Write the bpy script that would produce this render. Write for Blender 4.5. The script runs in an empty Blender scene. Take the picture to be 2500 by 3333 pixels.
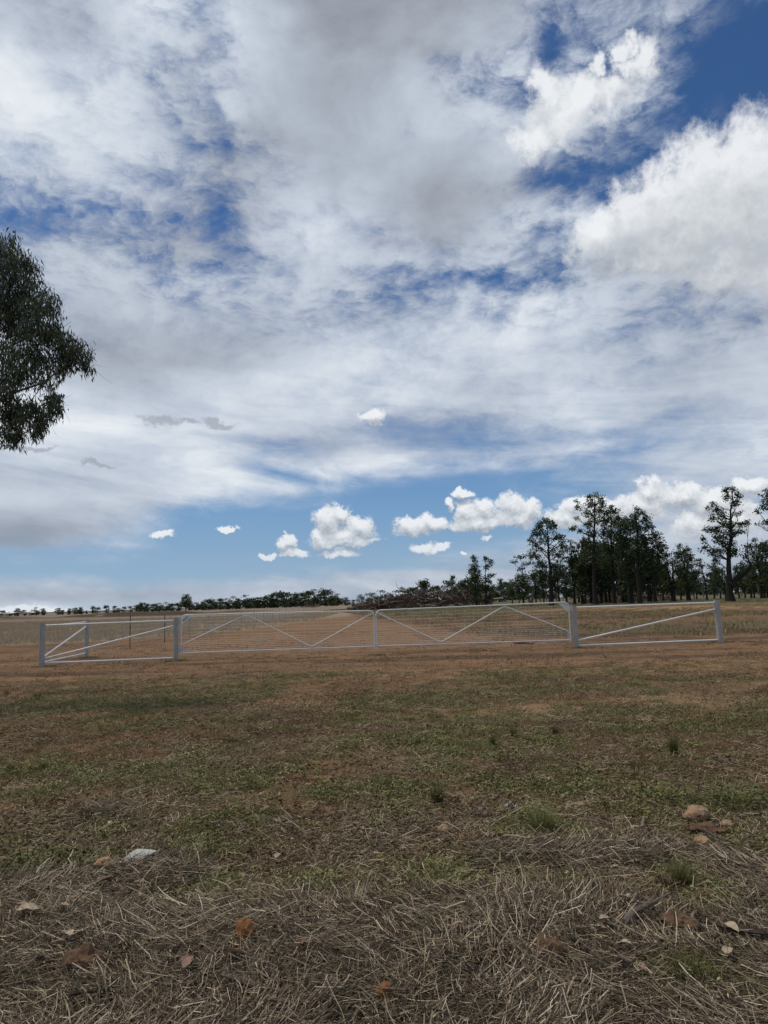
import bpy, math, random
import numpy as np
from mathutils import Vector, Matrix, noise as mnoise

# ------------------------------------------------------------------ camera
SC = bpy.context.scene
FPX, PITCH, ROLL, EYE = 2400.0, math.radians(6.97), math.radians(1.65), 1.5
_f = np.array([0, math.cos(PITCH), math.sin(PITCH)])
_r0 = np.array([1.0, 0, 0]); _u0 = np.array([0, -math.sin(PITCH), math.cos(PITCH)])
_r = _r0*math.cos(ROLL) - _u0*math.sin(ROLL); _u = _r0*math.sin(ROLL) + _u0*math.cos(ROLL)
cam_data = bpy.data.cameras.new('camera')
cam_data.sensor_fit = 'HORIZONTAL'; cam_data.sensor_width = 36.0
cam_data.lens = 36.0*FPX/2500.0
cam_data.clip_start = 0.05; cam_data.clip_end = 12000
cam = bpy.data.objects.new('camera', cam_data); SC.collection.objects.link(cam)
cam.matrix_world = Matrix(((_r[0], _u[0], -_f[0], 0), (_r[1], _u[1], -_f[1], 0), (_r[2], _u[2], -_f[2], EYE), (0, 0, 0, 1)))
SC.camera = cam

def ray(x, y):                       # measured direction of a point of the photograph
    d = _f*FPX + _r*(x-1250) - _u*(y-1666.5)
    return d/np.linalg.norm(d)
def azel(x, y):
    d = ray(x, y); return math.degrees(math.atan2(d[0], d[1])), math.degrees(math.asin(d[2]))
def gnd(x, y, z=0.0):
    d = ray(x, y); t = (z-EYE)/d[2]; return d*t + np.array([0, 0, EYE])

# ------------------------------------------------------------------ node helper
class NT:
    def __init__(s, tree): s.t = tree; s.N = tree.nodes; s.L = tree.links
    def n(s, typ, **kw):
        nd = s.N.new(typ)
        for k, v in kw.items(): setattr(nd, k, v)
        return nd
    def put(s, sock, v):
        if isinstance(v, bpy.types.NodeSocket): s.L.new(v, sock)
        elif v is not None: sock.default_value = v
    def m(s, op, a, b=None, c=None, clamp=False):
        nd = s.n('ShaderNodeMath', operation=op, use_clamp=clamp)
        for i, v in enumerate((a, b, c)):
            if v is not None: s.put(nd.inputs[i], v)
        return nd.outputs[0]
    def vm(s, op, a, b=None):
        nd = s.n('ShaderNodeVectorMath', operation=op)
        s.put(nd.inputs[0], a)
        if b is not None:
            if op == 'SCALE': s.put(nd.inputs['Scale'], b)
            else: s.put(nd.inputs[1], b)
        return nd.outputs[0]
    def comb(s, x, y, z):
        nd = s.n('ShaderNodeCombineXYZ')
        for i, v in enumerate((x, y, z)): s.put(nd.inputs[i], v)
        return nd.outputs[0]
    def sep(s, v):
        nd = s.n('ShaderNodeSeparateXYZ'); s.put(nd.inputs[0], v); return nd.outputs
    def noise(s, vec, scale, detail=4, rough=.5, dist=0.0, lac=2.0):
        nd = s.n('ShaderNodeTexNoise'); s.put(nd.inputs['Vector'], vec)
        nd.inputs['Scale'].default_value = scale; nd.inputs['Detail'].default_value = detail
        nd.inputs['Roughness'].default_value = rough; nd.inputs['Distortion'].default_value = dist
        nd.inputs['Lacunarity'].default_value = lac
        return nd.outputs
    def mix(s, fac, a, b, blend='MIX'):
        nd = s.n('ShaderNodeMix', data_type='RGBA', blend_type=blend)
        s.put(nd.inputs[0], fac); s.put(nd.inputs[6], a); s.put(nd.inputs[7], b); return nd.outputs[2]
    def ramp(s, fac, stops, interp='LINEAR'):
        nd = s.n('ShaderNodeValToRGB'); cr = nd.color_ramp; cr.interpolation = interp
        while len(cr.elements) < len(stops): cr.elements.new(0.5)
        for e, (p, c) in zip(cr.elements, stops): e.position = p
        for e, (p, c) in zip(cr.elements, stops):
            e.color = (*c[:3], 1) if hasattr(c, '__len__') else (c, c, c, 1)
        s.put(nd.inputs[0], fac); return nd.outputs[0]
    def smooth(s, v, lo, hi, a=0.0, b=1.0):
        nd = s.n('ShaderNodeMapRange', interpolation_type='SMOOTHSTEP')
        s.put(nd.inputs[0], v); nd.inputs[1].default_value = lo; nd.inputs[2].default_value = hi
        nd.inputs[3].default_value = a; nd.inputs[4].default_value = b; return nd.outputs[0]

# ------------------------------------------------------------------ world: clear sky with two layers of cloud
SUN_EL, SUN_AZ = math.radians(64), math.radians(-70)      # azimuth measured from the view axis towards the right
world = bpy.data.worlds.new('World'); SC.world = world; world.use_nodes = True
W = NT(world.node_tree); W.N.clear()
tc = W.n('ShaderNodeTexCoord').outputs['Generated']
D = W.vm('NORMALIZE', tc)
dx, dy, dz = W.sep(D)
az = W.m('MULTIPLY', W.m('ARCTAN2', dx, dy), 180/math.pi)
el = W.m('MULTIPLY', W.m('ARCSINE', dz), 180/math.pi)
sky = W.n('ShaderNodeTexSky', sky_type='NISHITA', sun_disc=False)
sky.sun_elevation = SUN_EL; sky.sun_rotation = SUN_AZ; sky.altitude = 200; sky.air_density = 1.0
sky.dust_density = 0.1; sky.ozone_density = 2.0

# what the sky over the paddock holds, read off at a coarse grid: cover and brightness of the high layer
GX = [0, 100, 200, 300, 400, 500, 600, 700, 800, 900, 1000, 1100, 1200, 1300, 1400, 1500, 1600, 1700]
ROWS = [
 (-60, '9 8 8 8 8 9 9 9 9 9 9 9 6 5 7 4 2 2',  '6 5 5 7 8 6 4 3 2 2 4 5 5 5 5 5 5 5'),
 (0,   '9 9 8 8 7 9 a a a a a 9 5 4 7 3 0 0',  '6 5 5 8 8 6 4 3 2 2 3 5 5 6 6 5 5 5'),
 (50,  '9 9 9 9 4 9 9 a a a a 9 3 4 5 1 0 0',  '8 5 5 8 6 8 5 3 2 2 3 6 5 6 6 5 5 5'),
 (100, '9 9 8 9 4 9 a a a a 8 8 0 3 2 0 0 0',  '9 6 5 8 4 8 5 3 3 4 5 7 5 6 5 5 5 5'),
 (150, '9 9 8 8 5 7 a a a a 4 3 4 3 5 1 0 0',  '9 8 7 8 4 7 5 4 4 5 5 5 9 6 6 5 5 5'),
 (200, '9 9 8 7 5 8 a a a a 6 1 9 5 6 1 0 0',  '9 9 8 7 4 8 5 4 4 6 6 6 9 8 7 5 5 5'),
 (250, '9 9 9 8 6 7 a a a a 9 6 a 7 4 1 0 1', '9 9 8 7 4 5 4 4 5 6 6 8 9 7 6 5 5 8'),
 (300, '9 9 9 8 6 5 9 a a 8 9 a 9 4 1 1 3 8', '9 9 8 7 4 3 4 4 4 6 6 8 7 5 5 5 6 9'),
 (350, '8 9 9 8 6 6 7 a a 9 a 9 4 2 1 4 6 9', '8 8 9 7 4 3 5 5 4 5 5 6 4 4 5 6 8 9'),
 (400, '7 7 8 7 6 6 8 9 a a a 8 3 1 3 6 9 9', '7 7 8 6 4 3 5 6 4 3 3 3 4 4 6 8 9 9'),
 (450, '5 5 6 5 5 5 8 8 9 a a 8 6 3 5 9 9 9', '5 4 6 5 3 3 6 7 6 3 3 5 7 6 9 9 9 9'),
 (500, '3 2 2 4 4 6 8 9 8 9 9 8 8 8 9 9 9 9', '3 3 3 3 3 4 7 8 6 4 5 8 8 9 9 8 8 8'),
 (550, '2 3 4 4 5 5 8 9 8 8 8 6 5 7 8 9 9 9', '3 4 4 3 3 4 7 7 7 6 6 6 5 6 6 7 6 6'),
 (600, '3 8 8 6 5 6 8 8 7 4 6 4 3 6 7 8 9 9',  '4 6 6 5 5 6 7 7 6 5 7 6 5 5 6 7 6 6'),
 (650, '7 9 9 8 8 8 8 8 7 7 7 7 7 8 7 7 8 7',  '5 6 6 6 6 6 6 6 6 5 7 8 8 7 5 6 6 5'),
 (700, '8 9 9 9 9 8 8 8 8 8 9 9 9 8 6 5 5 5',  '6 6 5 5 5 5 6 6 6 6 8 9 8 7 5 4 3 3'),
 (750, '9 9 9 9 9 9 9 9 9 9 9 9 8 8 8 8 8 8',  '6 6 4 4 4 4 5 8 9 9 9 8 7 6 6 5 6 6'),
 (800, '9 9 9 9 9 9 9 9 9 9 8 8 8 8 8 9 9 9',  '6 6 4 3 4 4 6 8 9 8 6 6 6 7 6 5 6 6'),
 (850, '9 9 9 9 9 9 9 9 8 8 8 8 9 8 8 8 8 8',  '9 8 5 5 7 8 8 8 8 7 6 6 9 7 6 6 6 6'),
 (900, '9 9 9 9 9 9 9 9 6 5 5 7 8 8 8 8 8 8',  '9 9 9 8 8 8 8 7 6 4 4 6 7 8 6 6 7 7'),
 (935, '9 9 9 9 9 9 9 8 7 3 3 3 5 3 3 7 7 6',  '8 9 9 8 8 8 7 6 6 3 4 5 6 6 5 7 7 7'),
 (970, '9 9 9 9 9 8 6 8 8 4 3 5 7 7 6 6 5 6',  '8 8 8 8 8 7 5 5 7 4 4 6 7 8 8 6 6 7'),
 (1000,'9 9 9 9 9 8 4 8 9 7 6 6 5 6 7 8 8 8',  '7 8 7 8 9 8 6 7 8 8 7 7 7 7 7 6 7 7'),
 (1030,'9 9 9 9 9 8 3 5 5 3 1 2 3 4 6 7 8 8',  '6 6 7 7 9 9 8 8 8 7 7 7 7 7 7 7 7 7'),
 (1060,'9 9 9 9 9 8 6 4 0 0 0 1 4 6 7 8 8 7',  '7 8 7 7 8 9 9 9 7 7 6 6 7 7 7 7 7 7'),
 (1090,'9 9 9 9 6 4 2 0 0 0 0 0 1 4 6 7 7 5',  '6 6 6 6 8 9 8 6 6 6 6 6 6 6 6 6 6 6'),
 (1120,'9 9 9 8 2 0 0 0 0 0 0 0 1 5 7 7 7 6',  '5 4 5 7 8 6 6 6 6 6 6 6 6 6 6 6 6 6'),
 (1150,'9 9 8 6 1 1 0 0 0 0 0 0 3 6 7 8 8 7',  '3 3 4 8 8 7 6 6 6 6 6 6 6 6 6 6 6 6'),
 (1180,'8 7 6 2 0 0 0 0 0 0 1 3 6 7 8 8 8 8',  '3 4 8 8 6 6 6 6 6 6 6 6 6 6 6 6 6 6'),
 (1210,'2 1 1 0 0 0 0 0 0 2 4 6 7 7 8 8 8 8',  '6 6 6 6 6 6 6 6 6 6 5 5 5 5 5 5 5 5'),
 (1240,'1 1 0 1 1 2 4 5 6 7 7 7 8 8 8 8 8 8',  '6 6 6 6 6 6 5 5 5 5 5 5 5 5 5 5 5 5'),
 (1265,'6 6 6 6 7 6 6 7 7 7 8 8 8 8 8 8 8 8',  '5 5 6 6 6 6 6 5 5 5 5 5 5 5 5 5 5 5'),
 (1290,'8 8 8 8 8 8 8 8 8 8 8 8 8 8 8 8 8 8',  '4 4 4 4 4 5 5 5 5 5 5 5 5 5 5 5 5 5'),
 (1320,'7 7 7 7 7 7 7 7 7 7 7 7 7 7 7 7 7 7',  '7 8 7 6 5 5 5 5 5 5 5 5 5 5 5 5 5 5'),
]
def dig(s): return [1.0 if c == 'a' else int(c)/10 for c in s.split()]
RY = np.array([r_[0] for r_ in ROWS], float); TC_ = np.array([dig(r_[1]) for r_ in ROWS]); TB_ = np.array([dig(r_[2]) for r_ in ROWS])
def bil(T, x, y):
    x = np.clip(x, GX[0], GX[-1]); y = np.clip(y, RY[0], RY[-1])
    i = min(int(np.searchsorted(RY, y, 'right'))-1, len(RY)-2); j = min(int(x//100), len(GX)-2)
    a = (y-RY[i])/(RY[i+1]-RY[i]); b = (x-GX[j])/100
    return (T[i, j]*(1-b)+T[i, j+1]*b)*(1-a) + (T[i+1, j]*(1-b)+T[i+1, j+1]*b)*a
# resampled to azimuth and elevation; outside what was read the cover fades to the sky's average
ELS = [0, 1, 2, 3, 4, 5, 6, 7, 8, 9, 10, 11, 12.2, 13.5, 15, 16.5, 18, 20, 22, 24, 26, 28, 30, 32, 34, 36, 38, 40, 42, 46]
AZN = 32; AZS = np.linspace(-42, 42, AZN)
def sample(a, e):
    d = np.array([math.sin(math.radians(a))*math.cos(math.radians(e)), math.cos(math.radians(a))*math.cos(math.radians(e)), math.sin(math.radians(e))])
    c = d @ _f; px = 1250+FPX*(d @ _r)/c; py = 1666.5-FPX*(d @ _u)/c
    X, Y = px*.6636, py*.6636
    out = max(0, -X-30, X-1700, -Y-80)/260.0; k = min(1, out)
    return bil(TC_, X, Y)*(1-k)+.62*k, bil(TB_, X, Y)*(1-k)+.6*k
wn = W.noise(W.vm('MULTIPLY', D, (1, 1, 1.6)), 7.0, 5, .55)
wr, wg, wb = W.sep(wn['Color'])
loel = W.smooth(el, 2, 25, .25, 1.0)
azw = W.m('ADD', az, W.m('MULTIPLY', W.m('SUBTRACT', wr, .5), W.m('MULTIPLY', loel, 8.0)))
elw = W.m('ADD', el, W.m('MULTIPLY', W.m('SUBTRACT', wg, .5), W.m('MULTIPLY', loel, 5.5)))
t_az = W.m('MULTIPLY_ADD', azw, 1/84.0, .5, clamp=True)
cur = None
for i, e_ in enumerate(ELS):
    stops = []
    for k, a_ in enumerate(AZS):
        c_, b_ = sample(a_, e_) if e_ < 46 else (.62, .6)
        if k in (0, AZN-1): c_, b_ = .62, .6
        stops.append((k/(AZN-1), (c_, b_, 0)))
    rp = W.ramp(t_az, stops, 'LINEAR' if True else 'EASE')
    if cur is None: cur = rp
    else:
        f_ = W.smooth(elw, ELS[i-1], e_)
        cur = W.mix(f_, cur, rp)
C0, B0, _x = W.sep(cur)
# texture of the high layer: billowy overhead, drawn out in streaks lower down
def high_layer(C0, B0):
    nb = W.noise(W.vm('MULTIPLY', D, (1, 1, 1.35)), 8.0, 8, .60, .3)[0]
    nst = W.noise(W.vm('ADD', W.vm('MULTIPLY', D, (1, 1, 5.0)), W.comb(0, 0, W.m('MULTIPLY', dx, .5))), 5.0, 7, .56, .4)[0]
    kst = W.smooth(el, 10, 24)
    nn = W.m('ADD', W.m('MULTIPLY', nb, kst), W.m('MULTIPLY', nst, W.m('SUBTRACT', 1.0, kst)))
    fine = W.noise(W.vm('ADD', W.vm('MULTIPLY', D, (1, 1, 1.8)), W.vm('SCALE', W.comb(nb, nst, nb), .12)), 26.0, 6, .62)[0]
    nc = W.m('MULTIPLY_ADD', W.m('SUBTRACT', fine, .5), W.m('MULTIPLY_ADD', kst, .65, .30), W.m('SUBTRACT', nn, .5))
    edge = W.m('MULTIPLY', C0, W.m('SUBTRACT', 1.0, C0))
    cov = W.m('ADD', C0, W.m('MULTIPLY', nc, W.m('MULTIPLY_ADD', edge, W.m('MULTIPLY_ADD', kst, 1.2, 4.8), .3)), clamp=True)
    cov = W.smooth(cov, .02, .98)
    bri = W.m('ADD', B0, W.m('MULTIPLY_ADD', W.m('SUBTRACT', nn, .5), .75, W.m('MULTIPLY', W.m('SUBTRACT', fine, .5), W.m('MULTIPLY_ADD', edge, .8, .12))), clamp=True)
    return cov, bri, W.ramp(bri, [(0, (.22, .245, .29)), (.25, (.32, .35, .405)), (.5, (.44, .49, .575)), (.75, (.58, .64, .73)), (1.0, (.82, .86, .90))])
cov, bri, CLOUD = high_layer(C0, B0)

# ---- low cumulus: lumps with crisp tops and flat grey bases
def P_(X, Y): return azel(X/.6636, Y/.6636)
SC_ = 1/.6636/FPX*57.3
CUM = [ # D x, D y, rx, ry
 (706, 1122, 36, 36), (735, 1108, 30, 22), (776, 1135, 34, 26), (745, 1150, 74, 20), (748, 1168, 84, 14), (735, 1192, 50, 11), (690, 1165, 24, 20),
 (617, 1172, 25, 20), (625, 1160, 14, 14), (577, 1197, 24, 8), (635, 1193, 38, 11),
 (885, 1134, 38, 22), (930, 1130, 42, 24), (1010, 1112, 38, 34), (1045, 1100, 28, 30), (1035, 1130, 84, 18), (1105, 1097, 38, 36), (1140, 1105, 30, 28), (1115, 1120, 58, 24),
 (1004, 1066, 26, 13), (970, 1084, 14, 12),
 (915, 1181, 28, 15), (945, 1184, 34, 11), (1050, 1158, 18, 6), (1003, 1200, 10, 5),
 (1240, 1095, 40, 26), (1215, 1120, 60, 24), (1300, 1110, 60, 34), (1400, 1060, 44, 24), (1385, 1090, 60, 34), (1475, 1070, 60, 30), (1490, 1135, 52, 30), (1540, 1085, 60, 34), (1590, 1120, 60, 40), (1620, 1050, 40, 22),
 (350, 1155, 24, 9), (490, 1144, 24, 9), (805, 899, 38, 18),
 (40, 1313, 40, 12), (110, 1318, 30, 8),
]
BIG = [ # the large heap at the right
 (1300, 500, 62, 52), (1370, 460, 80, 60), (1450, 420, 80, 62), (1540, 370, 90, 70), (1640, 340, 90, 80), (1500, 480, 160, 90), (1620, 470, 150, 110), (1440, 530, 120, 60),
 (1560, 590, 110, 50), (1660, 610, 90, 60), (1300, 235, 50, 40), (1250, 215, 60, 44), (1185, 180, 44, 46), (1200, 265, 110, 34), (1355, 125, 22, 28), (1372, 190, 40, 36), (1290, 140, 26, 24)]
def field(lst):
    acc = 0.0
    for (X, Y, rx, ry) in lst:
        a_, e_ = P_(X, Y); sx, sy = 1/(rx*SC_*1.35), 1/(ry*SC_*1.35)
        v = Gn.vm('MULTIPLY', Gn.vm('SUBTRACT', gi.outputs[0], (a_, e_, 0)), (sx, sy, 0))
        ln = Gn.n('ShaderNodeVectorMath', operation='LENGTH'); Gn.put(ln.inputs[0], v)
        b = Gn.m('SUBTRACT', 1.0, ln.outputs['Value'])
        acc = b if isinstance(acc, float) else Gn.m('SMOOTH_MAX', acc, b, .12)
    return acc
def mkgroup(name, lst):
    global grp, Gn, gi
    grp = bpy.data.node_groups.new(name, 'ShaderNodeTree')
    grp.interface.new_socket('P', in_out='INPUT', socket_type='NodeSocketVector')
    grp.interface.new_socket('F', in_out='OUTPUT', socket_type='NodeSocketFloat')
    Gn = NT(grp); gi = Gn.n('NodeGroupInput'); go = Gn.n('NodeGroupOutput')
    Gn.L.new(field(lst), go.inputs['F']); return grp
SCUD = [(345, 912, 48, 15), (400, 916, 30, 8), (470, 913, 42, 11), (70, 968, 50, 8), (215, 1000, 40, 8), (900, 60, 200, 45)]
g_small, g_big, g_scud = mkgroup('small_cumulus', CUM), mkgroup('large_cumulus', BIG), mkgroup('scud', SCUD[:5])
def cum_at(off, g, sc, amp, fine):
    Pv = W.comb(az, W.m('ADD', el, off), 0.0)
    w = W.noise(Pv, sc, 5, .60)
    wv = W.vm('SCALE', W.vm('SUBTRACT', w['Color'], (.5, .5, .5)), amp)
    g1 = W.n('ShaderNodeGroup'); g1.node_tree = g; W.L.new(W.vm('ADD', Pv, wv), g1.inputs[0])
    f = W.noise(Pv, sc*3.2, 5, .62)[0]
    bil_ = W.m('SUBTRACT', .28, W.m('ABSOLUTE', W.m('SUBTRACT', f, .5)))    # puffy, rounded lumps
    return W.m('ADD', g1.outputs[0], W.m('ADD', W.m('MULTIPLY', W.m('SUBTRACT', w[0], .5), .4), W.m('MULTIPLY', bil_, fine)))
s0 = cum_at(0.0, g_small, .55, 2.2, .9); s1 = cum_at(.6, g_small, .55, 2.2, .9)
b0 = cum_at(0.0, g_big, .19, 9.0, 1.3); b1 = cum_at(2.4, g_big, .19, 9.0, 1.3)
d0 = cum_at(0.0, g_scud, .40, 3.0, .9); cd_ = W.smooth(d0, .38, .85, 0, .75)
cs = W.m('MULTIPLY', W.smooth(s0, .40, .74, 0, .93), W.smooth(el, .5, 7, .62, 1.0)); cb = W.smooth(b0, .32, .98, 0, .90)
def shade(f0, f1, k, base):
    return W.m('MULTIPLY_ADD', W.m('SUBTRACT', f0, f1), k, base, clamp=True)
CR = [(0, (.36, .38, .43)), (.35, (.50, .53, .57)), (.65, (.68, .71, .74)), (1.0, (.88, .90, .92))]
ccs = W.ramp(shade(s0, s1, 1.05, .55), CR)
ccb = W.ramp(shade(b0, b1, .42, W.m('SUBTRACT', W.smooth(el, 24.0, 29.0, .42, .74), W.smooth(el, 32.0, 36.0, 0.0, .16))), CR)

BG = .09
def bgnode(c, st=1.0):
    n_ = W.n('ShaderNodeBackground'); W.put(n_.inputs[0], c); n_.inputs[1].default_value = st; return n_.outputs[0]
def mixs(f, a, b):
    n_ = W.n('ShaderNodeMixShader'); W.put(n_.inputs[0], f); W.L.new(a, n_.inputs[1]); W.L.new(b, n_.inputs[2]); return n_.outputs[0]
def down(c): return W.vm('SCALE', c, BG)
# clear air: deeper overhead, paler and bluish-white near the horizon
hz = W.smooth(el, 1, 24, .92, 0)
clear = W.mix(hz, W.vm('MULTIPLY', down(sky.outputs[0]), (.40, .62, .85)), W.ramp(W.m('MULTIPLY', el, 1/24), [(0, (.34, .47, .60)), (.3, (.20, .36, .58)), (.6, (.11, .25, .51)), (1, (.055, .155, .39))]))
full = bgnode(W.mix(cov, clear, CLOUD))
def full_(): return full
isbig = W.m('MULTIPLY', W.m('GREATER_THAN', el, 14.0), W.m('GREATER_THAN', az, -9.0))
islow = W.m('LESS_THAN', el, 19.0)
full = mixs(W.m('MULTIPLY', W.m('MULTIPLY', islow, W.m('LESS_THAN', az, -5.0)), cd_), full, bgnode((.36, .39, .46, 1)))
full = mixs(W.m('MULTIPLY', isbig, cb), full, bgnode(ccb))
full = mixs(W.m('MULTIPLY', islow, cs), full, bgnode(ccs))
# the rest of the sky, outside what the photograph shows: the same broken cloud, on average
c2, b2, col2 = None, None, None
nr = W.noise(W.vm('MULTIPLY', D, (1, 1, 1.35)), 8.0, 3, .6, .3)[0]
ncr = W.m('SUBTRACT', nr, .5)
cvr = W.smooth(W.m('MULTIPLY_ADD', ncr, 2.2, .62, clamp=True), .02, .98)
rest = bgnode(W.mix(cvr, clear, W.ramp(W.m('ADD', .6, ncr), [(0, (.20, .23, .29)), (.5, (.38, .44, .54)), (1.0, (.74, .79, .85))])))
inside = W.m('MULTIPLY', W.m('LESS_THAN', W.m('ABSOLUTE', az), 43.0), W.m('MULTIPLY', W.m('LESS_THAN', el, 48.0), W.m('GREATER_THAN', el, -1.5)))
final = mixs(inside, rest, full)
final = mixs(W.m('LESS_THAN', el, -1.5), final, bgnode((.12, .11, .10, 1)))
wo = W.n('ShaderNodeOutputWorld'); W.L.new(final, wo.inputs[0])
world.cycles.sampling_method = 'MANUAL'; world.cycles.sample_map_resolution = 256

sun_data = bpy.data.lights.new('sun', 'SUN'); sun_data.energy = 1.85; sun_data.angle = math.radians(10); sun_data.color = (1, .90, .74)
sun = bpy.data.objects.new('sun', sun_data); SC.collection.objects.link(sun)
_sd = Vector((math.sin(SUN_AZ)*math.cos(SUN_EL), math.cos(SUN_AZ)*math.cos(SUN_EL), math.sin(SUN_EL)))
sun.rotation_euler = _sd.to_track_quat('Z', 'Y').to_euler()
vs = SC.view_settings; vs.view_transform = 'Standard'; vs.look = 'None'; vs.exposure = 0; vs.gamma = 1; vs.use_curve_mapping = False
SC.display_settings.display_device = 'sRGB'
SC.cycles.max_bounces = 5; SC.cycles.diffuse_bounces = 3; SC.cycles.glossy_bounces = 2; SC.cycles.transparent_max_bounces = 8

# ------------------------------------------------------------------ object helpers
def tag(o, label=None, cat=None, group=None, kind=None):
    if label: o['label'] = label
    if cat: o['category'] = cat
    if group: o['group'] = group
    if kind: o['kind'] = kind
    return o
def empty(name, loc, rz=0.0):
    o = bpy.data.objects.new(name, None); SC.collection.objects.link(o)
    o.location = loc; o.rotation_euler = (0, 0, rz); o.empty_display_size = .3; return o
def mesh_np(name, V, F, mat=None, attrs=None, smooth=False, k=None):
    """V (n,3); F (m,k) int array of tris or quads; attrs {name: (type, per-vertex array)}"""
    V = np.asarray(V, np.float32); F = np.asarray(F, np.int32)
    me = bpy.data.meshes.new(name)
    me.vertices.add(len(V)); me.vertices.foreach_set('co', V.ravel())
    kk = F.shape[1]
    me.loops.add(F.size); me.loops.foreach_set('vertex_index', F.ravel())
    me.polygons.add(len(F)); me.polygons.foreach_set('loop_start', np.arange(0, F.size, kk, dtype=np.int32))
    if smooth: me.polygons.foreach_set('use_smooth', np.ones(len(F), bool))
    me.update(calc_edges=True)
    for an, (ty, arr) in (attrs or {}).items():
        a = me.attributes.new(an, ty, 'POINT')
        a.data.foreach_set('value' if ty == 'FLOAT' else ('vector' if ty == 'FLOAT_VECTOR' else 'color'), np.asarray(arr, np.float32).ravel())
    if mat: me.materials.append(mat)
    return me
def link(name, me, parent=None, loc=None):
    o = bpy.data.objects.new(name, me); SC.collection.objects.link(o)
    if parent is not None: o.parent = parent
    if loc is not None: o.location = loc
    return o
class MB:
    """collects polygons, then links them as ONE mesh object"""
    def __init__(s): s.V = []; s.F = []; s.n = 0; s.T = []
    def add(s, V, F, t=0.5):
        V = np.asarray(V, float); s.V.append(V); s.F += [tuple(int(i)+s.n for i in f) for f in F]; s.T += [t]*len(V); s.n += len(V); return s
    def tube(s, pts, rad, sides=8, caps=True, t=.5, wob=0.0, rng=None):
        pts = np.asarray(pts, float); n = len(pts)
        rad = np.full(n, rad, float) if np.isscalar(rad) else np.asarray(rad, float)
        tan = np.gradient(pts, axis=0) if n > 1 else np.array([[0, 0, 1.]])
        tan /= np.linalg.norm(tan, axis=1)[:, None]+1e-12
        up = np.array([0, 0, 1.]) if abs(tan[0, 2]) < .9 else np.array([1., 0, 0])
        a = np.cross(tan[0], up); a /= np.linalg.norm(a)
        rings = []
        ang = np.arange(sides)/sides*2*np.pi
        for i in range(n):
            a = a-tan[i]*(a@tan[i]); a /= np.linalg.norm(a)+1e-12; b = np.cross(tan[i], a)
            rr = rad[i]*(1+(wob*rng.normal(size=sides) if wob else 0))
            rings.append(pts[i]+np.outer(np.cos(ang)*rr, a)+np.outer(np.sin(ang)*rr, b))
        F = []
        for i in range(n-1):
            for j in range(sides):
                k = (j+1) % sides; F.append((i*sides+j, i*sides+k, (i+1)*sides+k, (i+1)*sides+j))
        if caps: F.append(tuple(range(sides))[::-1]); F.append(tuple((n-1)*sides+j for j in range(sides)))
        return s.add(np.concatenate(rings), F, t)
    def box(s, c, d, R=None, t=.5):
        c = np.asarray(c, float); d = np.asarray(d, float)/2
        V = np.array([[x, y, z] for x in (-1, 1) for y in (-1, 1) for z in (-1, 1)], float)*d
        if R is not None: V = V@np.asarray(R).T
        return s.add(V+c, [(0, 1, 3, 2), (4, 6, 7, 5), (0, 4, 5, 1), (2, 3, 7, 6), (0, 2, 6, 4), (1, 5, 7, 3)], t)
    def build(s, name, mat, parent=None, loc=None, smooth=False):
        me = bpy.data.meshes.new(name); me.from_pydata(np.concatenate(s.V).tolist(), [], s.F); me.update()
        if smooth:
            me.polygons.foreach_set('use_smooth', np.ones(len(me.polygons), bool))
            try: me.set_sharp_from_angle(angle=math.radians(50))
            except Exception: pass
        a = me.attributes.new('tint', 'FLOAT', 'POINT'); a.data.foreach_set('value', np.asarray(s.T, np.float32))
        me.materials.append(mat); return link(name, me, parent, loc)
def rotz(a): c, s = math.cos(a), math.sin(a); return np.array([[c, -s, 0], [s, c, 0], [0, 0, 1.]])

# value noise in numpy (for placing and colouring, in metres)
_pr = np.random.default_rng(5).random((256, 256))
def vn(x, y, s=1.0, o=0):
    x = np.asarray(x, float)/s+o*17.3+100; y = np.asarray(y, float)/s+o*9.7+100
    xi = np.floor(x).astype(int); yi = np.floor(y).astype(int); fx = x-xi; fy = y-yi
    fx = fx*fx*(3-2*fx); fy = fy*fy*(3-2*fy)
    g = lambda a, b: _pr[a & 255, b & 255]
    return (g(xi, yi)*(1-fx)+g(xi+1, yi)*fx)*(1-fy)+(g(xi, yi+1)*(1-fx)+g(xi+1, yi+1)*fx)*fy
def fb(x, y, s=1.0, o=0, n=4, g=.5):
    r = 0; a = 1; t = 0
    for i in range(n): r = r+a*vn(x, y, s/2**i, o+i*3); t += a; a *= g
    return r/t
def ss(v, a, b): v = np.clip((np.asarray(v, float)-a)/(b-a), 0, 1); return v*v*(3-2*v)

# ------------------------------------------------------------------ materials
def mat(name):
    m = bpy.data.materials.new(name); m.use_nodes = True; T = NT(m.node_tree); T.N.clear()
    o = T.n('ShaderNodeOutputMaterial'); b = T.n('ShaderNodeBsdfPrincipled'); T.L.new(b.outputs[0], o.inputs[0])
    b.inputs['Roughness'].default_value = .9; b.inputs['Specular IOR Level'].default_value = .25
    return m, T, b
def attr(T, name, out='Fac'):
    a = T.n('ShaderNodeAttribute'); a.attribute_name = name; return a.outputs[out]
def bump(T, b, h, dist, st=1.0):
    n = T.n('ShaderNodeBump'); n.inputs['Strength'].default_value = st; n.inputs['Distance'].default_value = dist
    T.put(n.inputs['Height'], h); T.L.new(n.outputs[0], b.inputs['Normal'])

M = {}
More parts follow.
